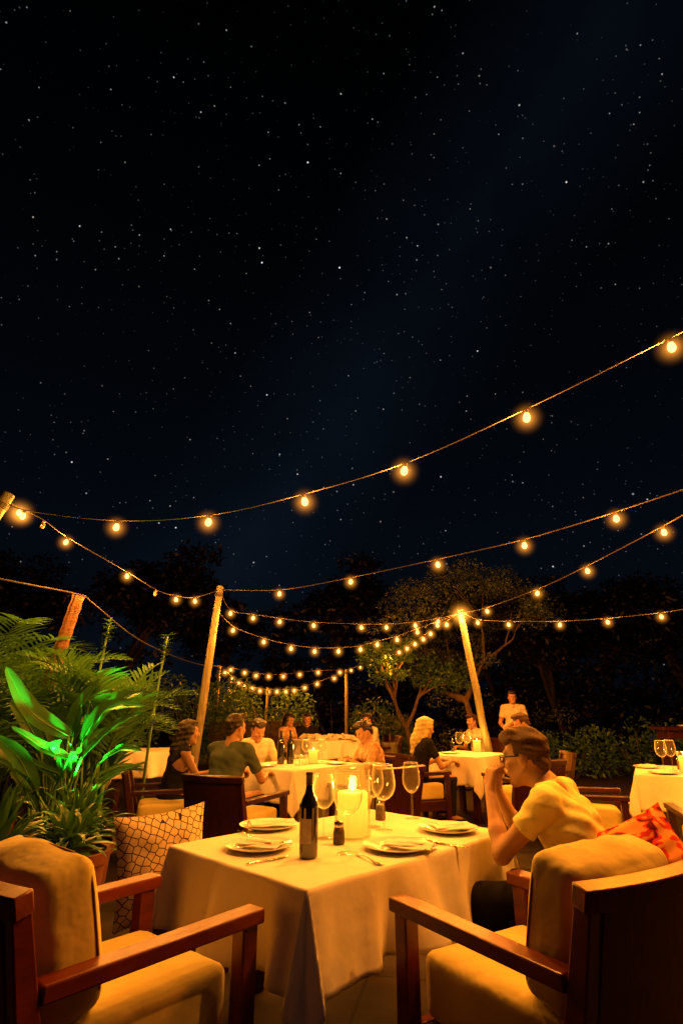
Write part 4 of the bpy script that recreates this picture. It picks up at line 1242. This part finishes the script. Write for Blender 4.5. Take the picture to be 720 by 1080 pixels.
# ------------------------------------------------------------------ people (signed distance modelling, meshed with surface nets)
class SDF:
    def __init__(self, lo, hi, h):
        self.lo = np.array(lo, float); self.h = h
        self.n = np.ceil((np.array(hi, float) - self.lo) / h).astype(int) + 1
        self.F = np.full(self.n, 1.0, np.float32)
    def region(self, a, b, pad):
        lo = np.maximum(((np.minimum(a, b) - pad - self.lo) / self.h).astype(int), 0)
        hi = np.minimum(((np.maximum(a, b) + pad - self.lo) / self.h).astype(int) + 2, self.n)
        if np.any(hi - lo < 1): return None, None
        sl = tuple(slice(l, u) for l, u in zip(lo, hi))
        ax = [self.lo[i] + self.h * np.arange(lo[i], hi[i]) for i in range(3)]
        X, Y, Z = np.meshgrid(*ax, indexing='ij')
        return sl, np.stack([X, Y, Z], -1).astype(np.float32)
    def comb(self, sl, d, k, op):
        F = self.F[sl]
        if op == 'sub':
            a, b = F, -d
            hh = np.maximum(k - np.abs(a - b), 0) / max(k, 1e-6)
            self.F[sl] = np.maximum(a, b) + hh * hh * k * .25
        else:
            hh = np.maximum(k - np.abs(F - d), 0) / max(k, 1e-6)
            self.F[sl] = np.minimum(F, d) - hh * hh * k * .25
    def cone(self, a, b, r1, r2=None, k=0.03, op='add'):
        a, b = np.array(a, float), np.array(b, float)
        r2 = r1 if r2 is None else r2
        sl, P = self.region(a, b, max(r1, r2) + k + 3 * self.h)
        if sl is None: return
        ab = b - a; L2 = max(float(ab @ ab), 1e-9)
        t = np.clip(((P - a) @ ab) / L2, 0, 1)
        d = np.linalg.norm(P - (a + t[..., None] * ab), axis=-1) - (r1 + (r2 - r1) * t)
        self.comb(sl, d.astype(np.float32), k, op)
    def ell(self, c, r, rot=None, k=0.03, op='add'):
        c = np.array(c, float); r = np.array(r, float)
        m = float(r.max())
        sl, P = self.region(c, c, m + k + 3 * self.h)
        if sl is None: return
        Q = P - c
        if rot is not None: Q = Q @ np.array(rot)
        k0 = np.linalg.norm(Q / r, axis=-1); k1 = np.maximum(np.linalg.norm(Q / r ** 2, axis=-1), 1e-6)
        d = k0 * (k0 - 1.0) / k1
        d = np.where(k0 < 0.05, -r.min(), d)
        self.comb(sl, d.astype(np.float32), k, op)
    def cut(self, p, n, k=0.005):
        """keep the side the normal points away from"""
        ax = [self.lo[i] + self.h * np.arange(self.n[i]) for i in range(3)]
        X, Y, Z = np.meshgrid(*ax, indexing='ij')
        d = ((X - p[0]) * n[0] + (Y - p[1]) * n[1] + (Z - p[2]) * n[2]).astype(np.float32)
        self.F = np.maximum(self.F, d)
    def local_cut(self, p, n, reach):
        sl, P = self.region(np.array(p, float), np.array(p, float), reach)
        if sl is None: return
        d = (P - np.array(p)) @ np.array(n, float)
        rad = np.linalg.norm(P - np.array(p), axis=-1)
        self.F[sl] = np.where(rad < reach, np.maximum(self.F[sl], d), self.F[sl])
    def wrinkle(self, amp, fx, seed):
        ax = [self.lo[i] + self.h * np.arange(self.n[i]) for i in range(3)]
        X, Y, Z = np.meshgrid(*ax, indexing='ij')
        w = np.sin(Z * fx + 22 * X + 3 * np.sin(X * 9 + seed) + 2.2 * np.sin(Y * 11 + seed)) + 0.6 * np.sin(X * fx * .8 + Z * fx * .6 + seed + 2 * np.sin(Y * 13))
        self.F = self.F + (amp * w).astype(np.float32)
    def mesh(self):
        F = self.F; s = F < 0
        nx, ny, nz = F.shape
        c = [(i, j, k) for i in (0, 1) for j in (0, 1) for k in (0, 1)]
        cnt = np.zeros((nx - 1, ny - 1, nz - 1), np.int8)
        for i, j, k in c: cnt += s[i:nx - 1 + i, j:ny - 1 + j, k:nz - 1 + k]
        act = (cnt > 0) & (cnt < 8)
        idx = np.argwhere(act)
        ids = np.full(act.shape, -1, np.int64); ids[act] = np.arange(len(idx))
        acc = np.zeros((len(idx), 3)); num = np.zeros(len(idx))
        for a in c:
            for ax in range(3):
                if a[ax] == 1: continue
                b = list(a); b[ax] = 1
                fa = F[idx[:, 0] + a[0], idx[:, 1] + a[1], idx[:, 2] + a[2]]
                fb = F[idx[:, 0] + b[0], idx[:, 1] + b[1], idx[:, 2] + b[2]]
                m = (fa < 0) != (fb < 0)
                t = np.where(m, fa / np.where(np.abs(fa - fb) < 1e-9, 1, fa - fb), 0)
                p = np.array(a, float)[None, :].repeat(len(idx), 0); p[:, ax] += t
                acc[m] += p[m]; num[m] += 1
        V = (idx + acc / np.maximum(num, 1)[:, None]) * self.h + self.lo
        faces = []
        for ax in range(3):
            u, v = (ax + 1) % 3, (ax + 2) % 3
            sl0 = [slice(None)] * 3; sl1 = [slice(None)] * 3
            sl0[ax] = slice(0, -1); sl1[ax] = slice(1, None)
            ch = s[tuple(sl0)] != s[tuple(sl1)]
            E = np.argwhere(ch)
            E = E[(E[:, u] > 0) & (E[:, v] > 0) & (E[:, u] < F.shape[u] - 1) & (E[:, v] < F.shape[v] - 1)]
            q = []
            for du, dv in ((-1, -1), (0, -1), (0, 0), (-1, 0)):
                e = E.copy(); e[:, u] += du; e[:, v] += dv
                q.append(ids[e[:, 0], e[:, 1], e[:, 2]])
            q = np.stack(q, 1)
            fl = s[E[:, 0], E[:, 1], E[:, 2]]
            q[~fl] = q[~fl][:, ::-1]
            faces.append(q)
        Fc = np.concatenate(faces)
        Fc = Fc[(Fc >= 0).all(1)]
        return V, Fc
    def build(self, name, mats, parent=None, matfn=None, smooth=2):
        V, Fc = self.mesh()
        me = bpy.data.meshes.new(name)
        me.from_pydata(V.tolist(), [], Fc.tolist())
        for m in mats: me.materials.append(m)
        if matfn is not None and len(Fc):
            cen = V[Fc].mean(1)
            me.polygons.foreach_set('material_index', matfn(cen).astype(np.int32))
        me.polygons.foreach_set('use_smooth', [True] * len(me.polygons))
        me.update()
        o = bpy.data.objects.new(name, me); col.objects.link(o)
        if parent is not None: o.parent = parent
        if smooth:
            sm = o.modifiers.new('smooth', 'SMOOTH'); sm.iterations = smooth; sm.factor = 0.5
        return o

def V3(*a): return np.array(a, float)
def nrm(v): return v / np.linalg.norm(v)

def hand_prims(S, wrist, d, palm_n, thumb, h, curl=0.6, k=0.006):
    """palm, four bent fingers of unequal length and a thumb leaving the side of the palm"""
    d = nrm(d); palm_n = nrm(palm_n - d * (palm_n @ d)); s = np.cross(d, palm_n) * thumb
    m = max(1.0, h / 0.0065)
    pc = wrist + d * 0.010
    for j, sx in enumerate((0.026, 0.009, -0.009, -0.025)):
        S.cone(pc + s * sx * .6, wrist + d * 0.085 + s * sx, 0.014 * m ** .3, 0.0125 * m ** .3, k=0.014)
    for j, (sx, L) in enumerate(((0.029, 0.072), (0.010, 0.080), (-0.010, 0.075), (-0.028, 0.058))):
        p = wrist + d * 0.087 + s * sx; a = 0.25 * curl
        dirn = d; r = 0.0092 * m ** .5
        for f, ang in ((0.45, curl * .9), (0.32, curl * 1.1), (0.23, curl * .8)):
            a += ang * .9
            dirn = nrm(d * math.cos(a) + palm_n * math.sin(a) + s * sx * 2.0)
            q = p + dirn * L * f
            S.cone(p, q, r, r * .92, k=k)
            p = q; r *= .93
    p = wrist + d * 0.022 + s * 0.024
    q = p + nrm(d * .62 + s * .72 + palm_n * .35) * 0.042
    S.cone(p, q, 0.0135 * m ** .3, 0.0105 * m ** .4, k=0.010)
    S.cone(q, q + nrm(d * .85 + s * .18 + palm_n * .45) * 0.032, 0.0103 * m ** .4, 0.0085 * m ** .4, k=k)

def person(label, loc, rz, pose, mats, h=0.011, hair='short', sleeves=0.55, sleeveless=False, female=False, eyes=True, glasses=False, group=None, scale=.95, wr=0.0035):
    P = dict(pelvis=V3(0, 0, .56), chest=V3(0, .06, .92), neck=V3(0, .10, 1.05), head=V3(0, .14, 1.20), face=V3(0, 1, -.08), headup=V3(0, 0, 1),
             shw=0.185, elbL=V3(-.25, .16, .72), wrL=V3(-.16, .38, .76), elbR=V3(.25, .16, .72), wrR=V3(.16, .38, .76),
             hdL=V3(.3, 1, -.1), hdR=V3(-.3, 1, -.1), pnL=V3(0, 0, -1), pnR=V3(0, 0, -1), curl=0.7,
             kneeL=V3(-.11, .44, .53), kneeR=V3(.11, .44, .53), ankL=V3(-.11, .42, .09), ankR=V3(.11, .42, .09), stand=False)
    P.update(pose)
    if not P['stand'] and not glasses:
        for kk in ('pelvis', 'chest', 'neck', 'head', 'elbL', 'elbR', 'wrL', 'wrR'): P[kk] = P[kk] - V3(0, 0, .045)
    g_ = 0.90 if female else 1.0
    shw = P['shw'] * g_
    pel, ch, nk, hd = P['pelvis'], P['chest'], P['neck'], P['head']
    # lateral axis of the shoulders (can be turned)
    lat = nrm(P.get('lat', V3(1, 0, 0)))
    up = nrm(nk - ch); fwd = np.cross(up, lat)
    shL = nk - lat * shw - up * 0.055; shR = nk + lat * shw - up * 0.055
    pts = [pel, ch, nk, hd, P['elbL'], P['wrL'], P['elbR'], P['wrR'], P['kneeL'], P['kneeR'], P['ankL'], P['ankR']]
    lo = np.min(pts, 0) - 0.24; hi = np.max(pts, 0) + 0.26; lo[2] = -0.01
    X = V3(1, 0, 0)
    hipL, hipR = pel - lat * .09, pel + lat * .09
    def torso(S, e, k=0.06):
        w = 0.075 * g_
        S.cone(pel - lat * .075, pel + lat * .075, .125 + e, .125 + e, k)
        mid = pel * .5 + ch * .5 + np.array([0, -.01, 0])
        for s in (-1, 1):
            S.cone(pel + lat * s * .055, mid + lat * s * .050 * g_, .112 * g_ + e, .102 * g_ + e, k)
            S.cone(mid + lat * s * .050 * g_, ch + lat * s * w, .098 * g_ + e, .103 * g_ + e, k)
            S.cone(ch + lat * s * w, nk + lat * s * .080 - up * .075, .100 * g_ + e, .066 + e, k)
            S.cone(nk + lat * s * .02 - up * .012, nk + lat * s * shw * .93 - up * .05, .048 + e, .058 * g_ + e, .04)
            if female:
                S.ell(ch + lat * s * .07 + fwd * .085 + up * .02, (.06 + e, .06 + e, .06 + e), None, .04)
    def arm_upper(S, e, tmax=1.0):
        for sh, el in ((shL, P['elbL']), (shR, P['elbR'])):
            q = sh + (el - sh) * tmax
            S.cone(sh, q, (.053 * g_ + e), (.053 + (.038 - .053) * tmax) * g_ + e * 1.15, .03)
    def legs(S, e):
        for hp, kn, an in ((hipL, P['kneeL'], P['ankL']), (hipR, P['kneeR'], P['ankR'])):
            S.cone(hp, kn, .088 + e, .060 + e, .05); S.cone(kn, an, .057 + e, .040 + e, .03)
    # head frame
    fz = nrm(P['face']); hu = P['headup'] - fz * (P['headup'] @ fz); hu = nrm(hu); hx = np.cross(fz, hu)
    Rm = np.stack([hx, fz, hu], 1)      # columns: local axes in body space
    def H(x, y, z): return hd + Rm @ V3(x, y, z)
    S = SDF(lo, hi, h)
    torso(S, 0); arm_upper(S, 0); legs(S, 0)
    for el, wr_ in ((P['elbL'], P['wrL']), (P['elbR'], P['wrR'])):
        m = el + (wr_ - el) * .35
        S.cone(el, m, .036 * g_, .037 * g_, .02); S.cone(m, wr_, .037 * g_, .024 * g_, .02)
    for an in (P['ankL'], P['ankR']):
        S.cone(an, an + V3(0, .16, -.045), .040, .030, .03)
    S.cone(nk - up * .03, H(0, -.03, -.06), .060 * g_, .056 * g_, .035)
    S.ell(H(0, -.015, .028), (.077, .098, .094), Rm, .02)
    S.ell(H(0, .022, -.035), (.063, .070, .088), Rm, .03)
    for s in (-1, 1):
        S.cone(H(s * .050, .0, -.055), H(s * .012, .066, -.102), .022, .018, .025)
    S.cone(H(-.012, .070, -.102), H(.012, .070, -.102), .017, .017, .02)
    S.cone(H(-.036, .078, .028), H(.036, .078, .028), .013, .013, .015)
    for s in (-1, 1):
        S.ell(H(s * .031, .100, .008), (.018, .014, .013), Rm, .012, 'sub')
        S.ell(H(s * .031, .079, .006), (.013, .013, .012), Rm, .004)
        S.ell(H(s * .079, -.010, -.008), (.011, .021, .033), Rm, .008)
        S.ell(H(s * .040, .070, -.03), (.022, .02, .02), Rm, .02)
    S.cone(H(0, .088, .014), H(0, .115, -.026), .0095, .013, .010)
    for s in (-1, 1): S.ell(H(s * .011, .104, -.030), (.009, .010, .008), Rm, .006)
    S.cone(H(-.020, .083, -.058), H(.020, .083, -.058), .0085, .0085, .008)
    S.cone(H(-.018, .080, -.072), H(.018, .080, -.072), .0095, .0095, .008)
    S.cone(H(-.024, .098, -.0655), H(.024, .098, -.0655), .004, .004, .004, 'sub')
    hand_prims(S, P['wrL'], P['hdL'], P['pnL'], P.get('thL', 1), h, P['curl'])
    hand_prims(S, P['wrR'], P['hdR'], P['pnR'], P.get('thR', -1), h, P['curl'])
    eL, eR = H(-.031, .09, .006), H(.031, .09, .006)
    def mf(c):
        if not eyes: return np.zeros(len(c))
        return ((np.linalg.norm(c - eL, axis=1) < .0105) | (np.linalg.norm(c - eR, axis=1) < .0105)).astype(int)
    body = S.build('person', [mats['skin'], M['eye']], None, mf, 1)
    tag(body, label, 'person', group)
    # shirt
    T = SDF(lo, hi, h)
    torso(T, .009); 
    if not sleeveless: arm_upper(T, .010, sleeves)
    T.wrinkle(wr * .55, 85, loc[0] * 7)
    for sh, el in ((shL, P['elbL']), (shR, P['elbR'])):
        a = nrm(el - sh)
        if sleeveless: T.local_cut(sh + a * .02, nrm(a + (sh - nk) * 2.0), .16)
        else: T.local_cut(sh + (el - sh) * sleeves, a, .105)
    T.local_cut(nk + up * .030 + fwd * .01, nrm(up + fwd * -.15), .13)
    T.cut(pel + V3(0, 0, -.075), (0, 0, -1))
    T.build('shirt', [mats['shirt']], body, None, 2)
    # trousers
    T = SDF(lo, hi, h)
    T.cone(pel - lat * .07, pel + lat * .07, .128, .128, .05)
    legs(T, .014)
    T.cut(pel + V3(0, 0, .045), (0, 0, 1))
    for an in (P['ankL'], P['ankR']): T.local_cut(an + V3(0, 0, .02), (0, 0, -1), .10)
    T.build('trousers', [mats['trousers']], body, None, 2)
    T = SDF(lo, hi, max(h, .01))
    for an in (P['ankL'], P['ankR']):
        T.cone(an + V3(0, -.03, -.035), an + V3(0, .17, -.052), .048, .036, .02)
    T.cut((0, 0, 0.004), (0, 0, -1))
    T.build('shoes', [M['shoe']], body, None, 1)
    # hair
    T = SDF(lo, hi, min(h, .009))
    T.ell(H(0, -.022, .040), (.088, .104, .097), Rm, .02)
    if hair == 'short':
        T.ell(H(0, .052, .098), (.062, .052, .030), Rm, .03)
        T.cone(H(-.05, .03, .100), H(.052, .06, .104), .024, .022, .03)
        T.ell(H(0, -.085, -.03), (.062, .03, .05), Rm, .02)
    else:
        T.cone(H(0, -.07, .02), H(0, -.095, -.20), .078, .075, .04)
        T.cone(H(0, -.095, -.18), H(0, -.10, -.34), .078, .045, .04)
        for s in (-1, 1):
            T.cone(H(s * .070, -.01, .04), H(s * .085, -.035, -.20), .030, .034, .03)
            T.cone(H(s * .04, .05, .095), H(s * .078, .02, .0), .022, .018, .03)
    T.wrinkle(.0030, 120, 3.0)
    # open the face: remove the front below the hair line
    ax = [T.lo[i] + T.h * np.arange(T.n[i]) for i in range(3)]
    Xg, Yg, Zg = np.meshgrid(*ax, indexing='ij')
    Q = (np.stack([Xg, Yg, Zg], -1) - hd) @ Rm
    line = 0.062 - 0.012 * np.cos(Q[..., 0] * 40)
    face = np.minimum(Q[..., 1] - (0.030 if hair == 'short' else 0.045), line - Q[..., 2])
    T.F = np.maximum(T.F, face.astype(np.float32))
    if hair == 'short':
        side = np.minimum.reduce([(-0.012 - Q[..., 2]), Q[..., 1] + 0.045])       # round the ear
        T.F = np.maximum(T.F, side.astype(np.float32))
        T.F = np.maximum(T.F, (-0.085 - Q[..., 2]).astype(np.float32))
    T.build('hair', [mats['hair']], body, None, 2)
    if glasses:
        mb = MB()
        for s in (-1, 1):
            ring = [H(s * .033 + .023 * math.copysign(abs(math.cos(a)) ** .6, math.cos(a)), .106 - .004 * abs(math.cos(a)), .006 + .016 * math.copysign(abs(math.sin(a)) ** .6, math.sin(a))) for a in [2 * PI * k / 20 for k in range(21)]]
            mb.tube([Vector(p) for p in ring], .0026, 6, False)
            mb.tube([Vector(H(s * .056, .102, .012)), Vector(H(s * .078, .075, .013)), Vector(H(s * .084, .0, .010)), Vector(H(s * .084, -.018, -.004))], .0028, 6)
        mb.tube([Vector(H(-.010, .108, .010)), Vector(H(0, .112, .013)), Vector(H(.010, .108, .010))], .0024, 6)
        mb.build('glasses', M['black_metal'], body)
    body.location = loc; body.rotation_euler = (0, 0, rz); body.scale = (scale,) * 3
    return body

mats = lambda skin, shirt, hair, tr='trousers': dict(skin=M[skin], shirt=M[shirt], hair=M[hair], trousers=M[tr])
# 1 the man in glasses by the front table
person('man in glasses and a pale yellow tee holding his hands to his mouth', (1.065, 2.87, 0), facing(-0.85, 0.53), dict(
    pelvis=V3(0, -.02, .57), chest=V3(0, .045, .845), neck=V3(0, .115, .995), head=V3(0, .215, 1.118), face=V3(-.02, 1, -.14),
    elbL=V3(-.215, .295, .735), wrL=V3(-.055, .380, .968), elbR=V3(.21, .33, .74), wrR=V3(.060, .385, .962),
    hdL=V3(.25, -.10, 1), hdR=V3(-.30, -.10, 1), pnL=V3(.75, -.45, 0), pnR=V3(-.7, -.5, 0), curl=.85, shw=.20,
    kneeL=V3(-.13, .42, .52), kneeR=V3(.13, .42, .52), ankL=V3(-.13, .36, .09), ankR=V3(.13, .36, .09)),
    mats('skin', 'tee_white', 'hair_brown'), h=.0055, glasses=True, sleeves=.50, scale=1.0, wr=.0045)
# 2 woman with long dark hair
person('woman with long dark hair in a black top, in the leftmost dark armchair', (-1.70, 6.28, 0), facing(0.90, 0.42), dict(
    elbL=V3(-.24, .24, .72), wrL=V3(-.14, .44, .78), elbR=V3(.24, .24, .72), wrR=V3(.10, .44, .78)), mats('skin', 'black_cloth', 'hair_black'), hair='long', sleeveless=True, female=True)
# 3 man in grey shirt
person('man in a grey green shirt seen from behind at the second table', (-1.10, 5.80, 0), facing(0.42, 0.90), dict(
    chest=V3(0, .07, .94), neck=V3(0, .12, 1.08), head=V3(.01, .155, 1.235), face=V3(.25, 1, -.05), elbL=V3(-.27, .26, .76), wrL=V3(-.16, .50, .80), elbR=V3(.27, .26, .76), wrR=V3(.18, .50, .80), shw=.20),
    mats('skin', 'shirt_grey', 'hair_black'), sleeves=.7, scale=.97)
# 4 man in cream shirt facing the camera
person('man in a cream shirt looking down across the second table', (-1.10, 7.36, 0), facing(0.55, -0.78), dict(
    chest=V3(0, .09, .93), neck=V3(0, .16, 1.06), head=V3(.0, .22, 1.19), face=V3(.1, 1, -.5), elbL=V3(-.27, .26, .76), wrL=V3(-.08, .42, .81), elbR=V3(.27, .26, .76), wrR=V3(.08, .42, .81), shw=.20),
    mats('skin_tan', 'shirt_cream', 'hair_black'), sleeves=.8)
# 5 person in rust blouse
person('person in a rust coloured blouse at the right end of the second table', (0.44, 7.28, 0), facing(-0.88, -0.35), dict(
    chest=V3(0, .09, .91), neck=V3(0, .15, 1.04), head=V3(0, .20, 1.17), face=V3(0, 1, -.45), elbL=V3(-.24, .26, .76), wrL=V3(-.07, .44, .86), elbR=V3(.24, .26, .76), wrR=V3(.07, .40, .88)),
    mats('skin', 'blouse_orange', 'hair_black'), female=True, sleeves=.8)
# 6 blonde woman
person('woman with long blonde hair and a black tee at the table by the leaning pole', (0.92, 7.62, 0), facing(0.92, 0.38), dict(
    chest=V3(0, .07, .92), neck=V3(0, .12, 1.06), head=V3(0, .165, 1.20), face=V3(.05, 1, -.3), elbL=V3(-.25, .22, .74), wrL=V3(-.12, .46, .79), elbR=V3(.25, .22, .74), wrR=V3(.12, .46, .79)),
    mats('skin', 'black_cloth', 'hair_blonde'), hair='long', female=True, sleeves=.6)
# 7 man resting his head on his arm
person('man in a cream vest leaning on his raised arm behind the man in glasses', (2.56, 7.85, 0), facing(-0.96, 0.15), dict(
    chest=V3(0, .10, .95), neck=V3(0, .18, 1.10), head=V3(-.04, .25, 1.25), face=V3(-.2, 1, -.35), elbR=V3(.27, .42, 1.18), wrR=V3(.10, .22, 1.34), hdR=V3(-.6, -.2, .3), pnR=V3(-.3, .1, -1),
    elbL=V3(-.27, .24, .78), wrL=V3(-.10, .46, .80)), mats('skin', 'shirt_cream', 'hair_brown'), sleeveless=True)
# 8 standing man far back
person('man standing far back in a beige shirt facing the camera', (3.30, 11.6, 0), facing(-0.15, -1.0), dict(
    pelvis=V3(0, 0, .93), chest=V3(0, .0, 1.28), neck=V3(0, .01, 1.44), head=V3(0, .03, 1.60), face=V3(.05, 1, -.08),
    elbL=V3(-.27, -.02, 1.10), wrL=V3(-.20, .16, .98), elbR=V3(.27, -.02, 1.10), wrR=V3(.20, .16, .98), hdL=V3(.3, .5, -.6), hdR=V3(-.3, .5, -.6),
    stand=True, kneeL=V3(-.10, .02, .50), kneeR=V3(.10, .02, .50), ankL=V3(-.10, -.01, .09), ankR=V3(.10, -.01, .09)), mats('skin_tan', 'shirt_cream', 'hair_black'), sleeves=.6, h=.012)
# 9 small seated woman by the pole
person('small distant person seated in a cream top left of the right leaning pole', (2.45, 10.9, 0), facing(-0.9, -0.45), dict(
    elbL=V3(-.22, .22, .80), wrL=V3(-.06, .34, .95)), mats('skin', 'shirt_cream', 'hair_brown'), female=True, sleeves=.5, h=.012)
# 10 person in black far behind the second table
person('distant person in black facing the camera behind the bottles', (-0.72, 12.6, 0), facing(0.1, -1.0), dict(), mats('skin_tan', 'black_cloth', 'hair_black'), sleeves=.9, h=.012)
person('distant man in a cream shirt seated at the right of the far table of napkins', (0.62, 12.0, 0), facing(-0.8, -0.5), dict(), mats('skin_tan', 'shirt_cream', 'hair_black'), sleeves=.7, h=.012)
person('distant woman with dark hair in a rust top by the far table of napkins', (-1.12, 11.9, 0), facing(0.75, -0.6), dict(), mats('skin', 'blouse_orange', 'hair_black'), hair='long', female=True, h=.012)
place(chair_D, 0.66, 12.03, facing(-0.8, -0.5), 'dark armchair of the distant man in cream by the far table')
place(chair_D, -1.16, 11.95, facing(0.75, -0.6), 'dark armchair of the distant woman in rust by the far table')
for x, y, d, lab in [(2.52, 10.93, (-0.9, -0.45), 'dark armchair of the small distant person by the leaning pole'),
                     (-0.72, 12.65, (0.1, -1.0), 'dark armchair of the distant person in black')]:
    place(chair_D, x, y, facing(*d), lab)
place(chair_D, -1.10, 7.42, facing(0.55, -0.78), 'dark armchair under the man in the cream shirt')

# ------------------------------------------------------------------ sky, moonlight, camera
w = bpy.data.worlds.new('World'); scene.world = w; w.use_nodes = True
nt = w.node_tree; nt.nodes.clear(); L = nt.links.new
wo = N(nt, 'ShaderNodeOutputWorld'); bg = N(nt, 'ShaderNodeBackground'); bg.inputs['Strength'].default_value = 1.0
tc = N(nt, 'ShaderNodeTexCoord')
sp = N(nt, 'ShaderNodeSeparateXYZ'); L(tc.outputs['Generated'], sp.inputs[0])
rp = N(nt, 'ShaderNodeValToRGB'); e = rp.color_ramp.elements
e[0].position = 0.0; e[0].color = (0.0010, 0.0019, 0.0036, 1)
e[1].position = 0.85; e[1].color = (0.0000, 0.0001, 0.0003, 1)
x = e.new(0.22); x.color = (0.0013, 0.0028, 0.0054, 1)
x = e.new(0.5); x.color = (0.0006, 0.0013, 0.0024, 1)
L(sp.outputs['Z'], rp.inputs['Fac'])
# faint milky band
band = N(nt, 'ShaderNodeVectorMath', operation='DOT_PRODUCT'); band.inputs[1].default_value = Vector((-0.8236, -0.2806, 0.4929))
L(tc.outputs['Generated'], band.inputs[0])
b1 = N(nt, 'ShaderNodeMath', operation='ABSOLUTE'); L(band.outputs['Value'], b1.inputs[0])
b2 = N(nt, 'ShaderNodeMapRange'); b2.inputs['From Min'].default_value = 0.0; b2.inputs['From Max'].default_value = 0.19
b2.inputs['To Min'].default_value = 1.0; b2.inputs['To Max'].default_value = 0.0; L(b1.outputs[0], b2.inputs['Value'])
nz = N(nt, 'ShaderNodeTexNoise'); nz.inputs['Scale'].default_value = 5.0; nz.inputs['Detail'].default_value = 6.0
L(tc.outputs['Generated'], nz.inputs['Vector'])
b3 = N(nt, 'ShaderNodeMath', operation='MULTIPLY'); L(b2.outputs[0], b3.inputs[0]); L(nz.outputs['Fac'], b3.inputs[1])
b4 = N(nt, 'ShaderNodeMath', operation='MULTIPLY'); b4.inputs[1].default_value = 0.0062; L(b3.outputs[0], b4.inputs[0])
bc = N(nt, 'ShaderNodeVectorMath', operation='SCALE'); bc.inputs[0].default_value = (0.45, 0.8, 1.5); L(b4.outputs[0], bc.inputs['Scale'])
add = N(nt, 'ShaderNodeVectorMath', operation='ADD'); L(rp.outputs['Color'], add.inputs[0]); L(bc.outputs[0], add.inputs[1])
last = add
def stars(scale, radius, power, gain, last):
    vo = N(nt, 'ShaderNodeTexVoronoi', feature='F1'); vo.inputs['Scale'].default_value = scale
    L(tc.outputs['Generated'], vo.inputs['Vector'])
    mr = N(nt, 'ShaderNodeMapRange'); mr.inputs['From Min'].default_value = 0.0; mr.inputs['From Max'].default_value = radius
    mr.inputs['To Min'].default_value = 1.0; mr.inputs['To Max'].default_value = 0.0
    L(vo.outputs['Distance'], mr.inputs['Value'])
    sc = N(nt, 'ShaderNodeSeparateColor'); L(vo.outputs['Color'], sc.inputs[0])
    pw = N(nt, 'ShaderNodeMath', operation='POWER'); pw.inputs[1].default_value = power; L(sc.outputs[0], pw.inputs[0])
    m1 = N(nt, 'ShaderNodeMath', operation='MULTIPLY'); L(mr.outputs[0], m1.inputs[0]); L(pw.outputs[0], m1.inputs[1])
    m2 = N(nt, 'ShaderNodeMath', operation='MULTIPLY'); m2.inputs[1].default_value = gain; L(m1.outputs[0], m2.inputs[0])
    mc = N(nt, 'ShaderNodeMix', data_type='RGBA'); mc.inputs[6].default_value = (0.70, 0.85, 1.0, 1); mc.inputs[7].default_value = (1.0, 0.88, 0.75, 1)
    L(sc.outputs[1], mc.inputs[0])
    sv = N(nt, 'ShaderNodeVectorMath', operation='SCALE'); L(mc.outputs[2], sv.inputs[0]); L(m2.outputs[0], sv.inputs['Scale'])
    cn = N(nt, 'ShaderNodeTexNoise'); cn.inputs['Scale'].default_value = 6.0 + scale * .05; cn.inputs['Detail'].default_value = 3.0
    L(tc.outputs['Generated'], cn.inputs['Vector'])
    cm = N(nt, 'ShaderNodeMapRange'); cm.inputs['From Min'].default_value = 0.38; cm.inputs['From Max'].default_value = 0.66
    cm.inputs['To Min'].default_value = 0.12; cm.inputs['To Max'].default_value = 1.7
    L(cn.outputs['Fac'], cm.inputs['Value'])
    s2 = N(nt, 'ShaderNodeVectorMath', operation='SCALE'); L(sv.outputs[0], s2.inputs[0]); L(cm.outputs[0], s2.inputs['Scale'])
    ad = N(nt, 'ShaderNodeVectorMath', operation='ADD'); L(last.outputs[0], ad.inputs[0]); L(s2.outputs[0], ad.inputs[1])
    return ad
last = stars(40, 0.056, 3.0, 2.0, last)
last = stars(66, 0.075, 2.4, 1.0, last)
last = stars(105, 0.115, 2.8, 0.30, last)
last = stars(15, 0.030, 3.0, 3.0, last)
L(last.outputs[0], bg.inputs['Color']); L(bg.outputs[0], wo.inputs['Surface'])
w.cycles.sampling_method = 'NONE'

sun = bpy.data.lights.new('moonlight', 'SUN'); sun.energy = 0.012; sun.color = (0.6, 0.75, 1.0); sun.angle = R(0.5)
so = bpy.data.objects.new('moonlight', sun); col.objects.link(so); so.rotation_euler = (R(40), R(15), 0)

cam = bpy.data.cameras.new('camera'); cam.sensor_fit = 'VERTICAL'; cam.sensor_height = 36; cam.lens = 20.0
cam.clip_start = 0.05; cam.clip_end = 600
co = bpy.data.objects.new('camera', cam); col.objects.link(co)
co.location = (0, 0, 1.35); co.rotation_euler = (R(90 + 18.86), 0, 0)
scene.camera = co

scene.view_settings.view_transform = 'Standard'
scene.view_settings.look = 'None'
scene.view_settings.exposure = 0
cy = scene.cycles
cy.use_denoising = True
try: cy.denoiser = 'OPENIMAGEDENOISE'
except Exception: pass
cy.max_bounces = 6; cy.diffuse_bounces = 3; cy.glossy_bounces = 3; cy.transparent_max_bounces = 24; cy.transmission_bounces = 4
cy.sample_clamp_indirect = 3.0
cy.volume_max_steps = 64
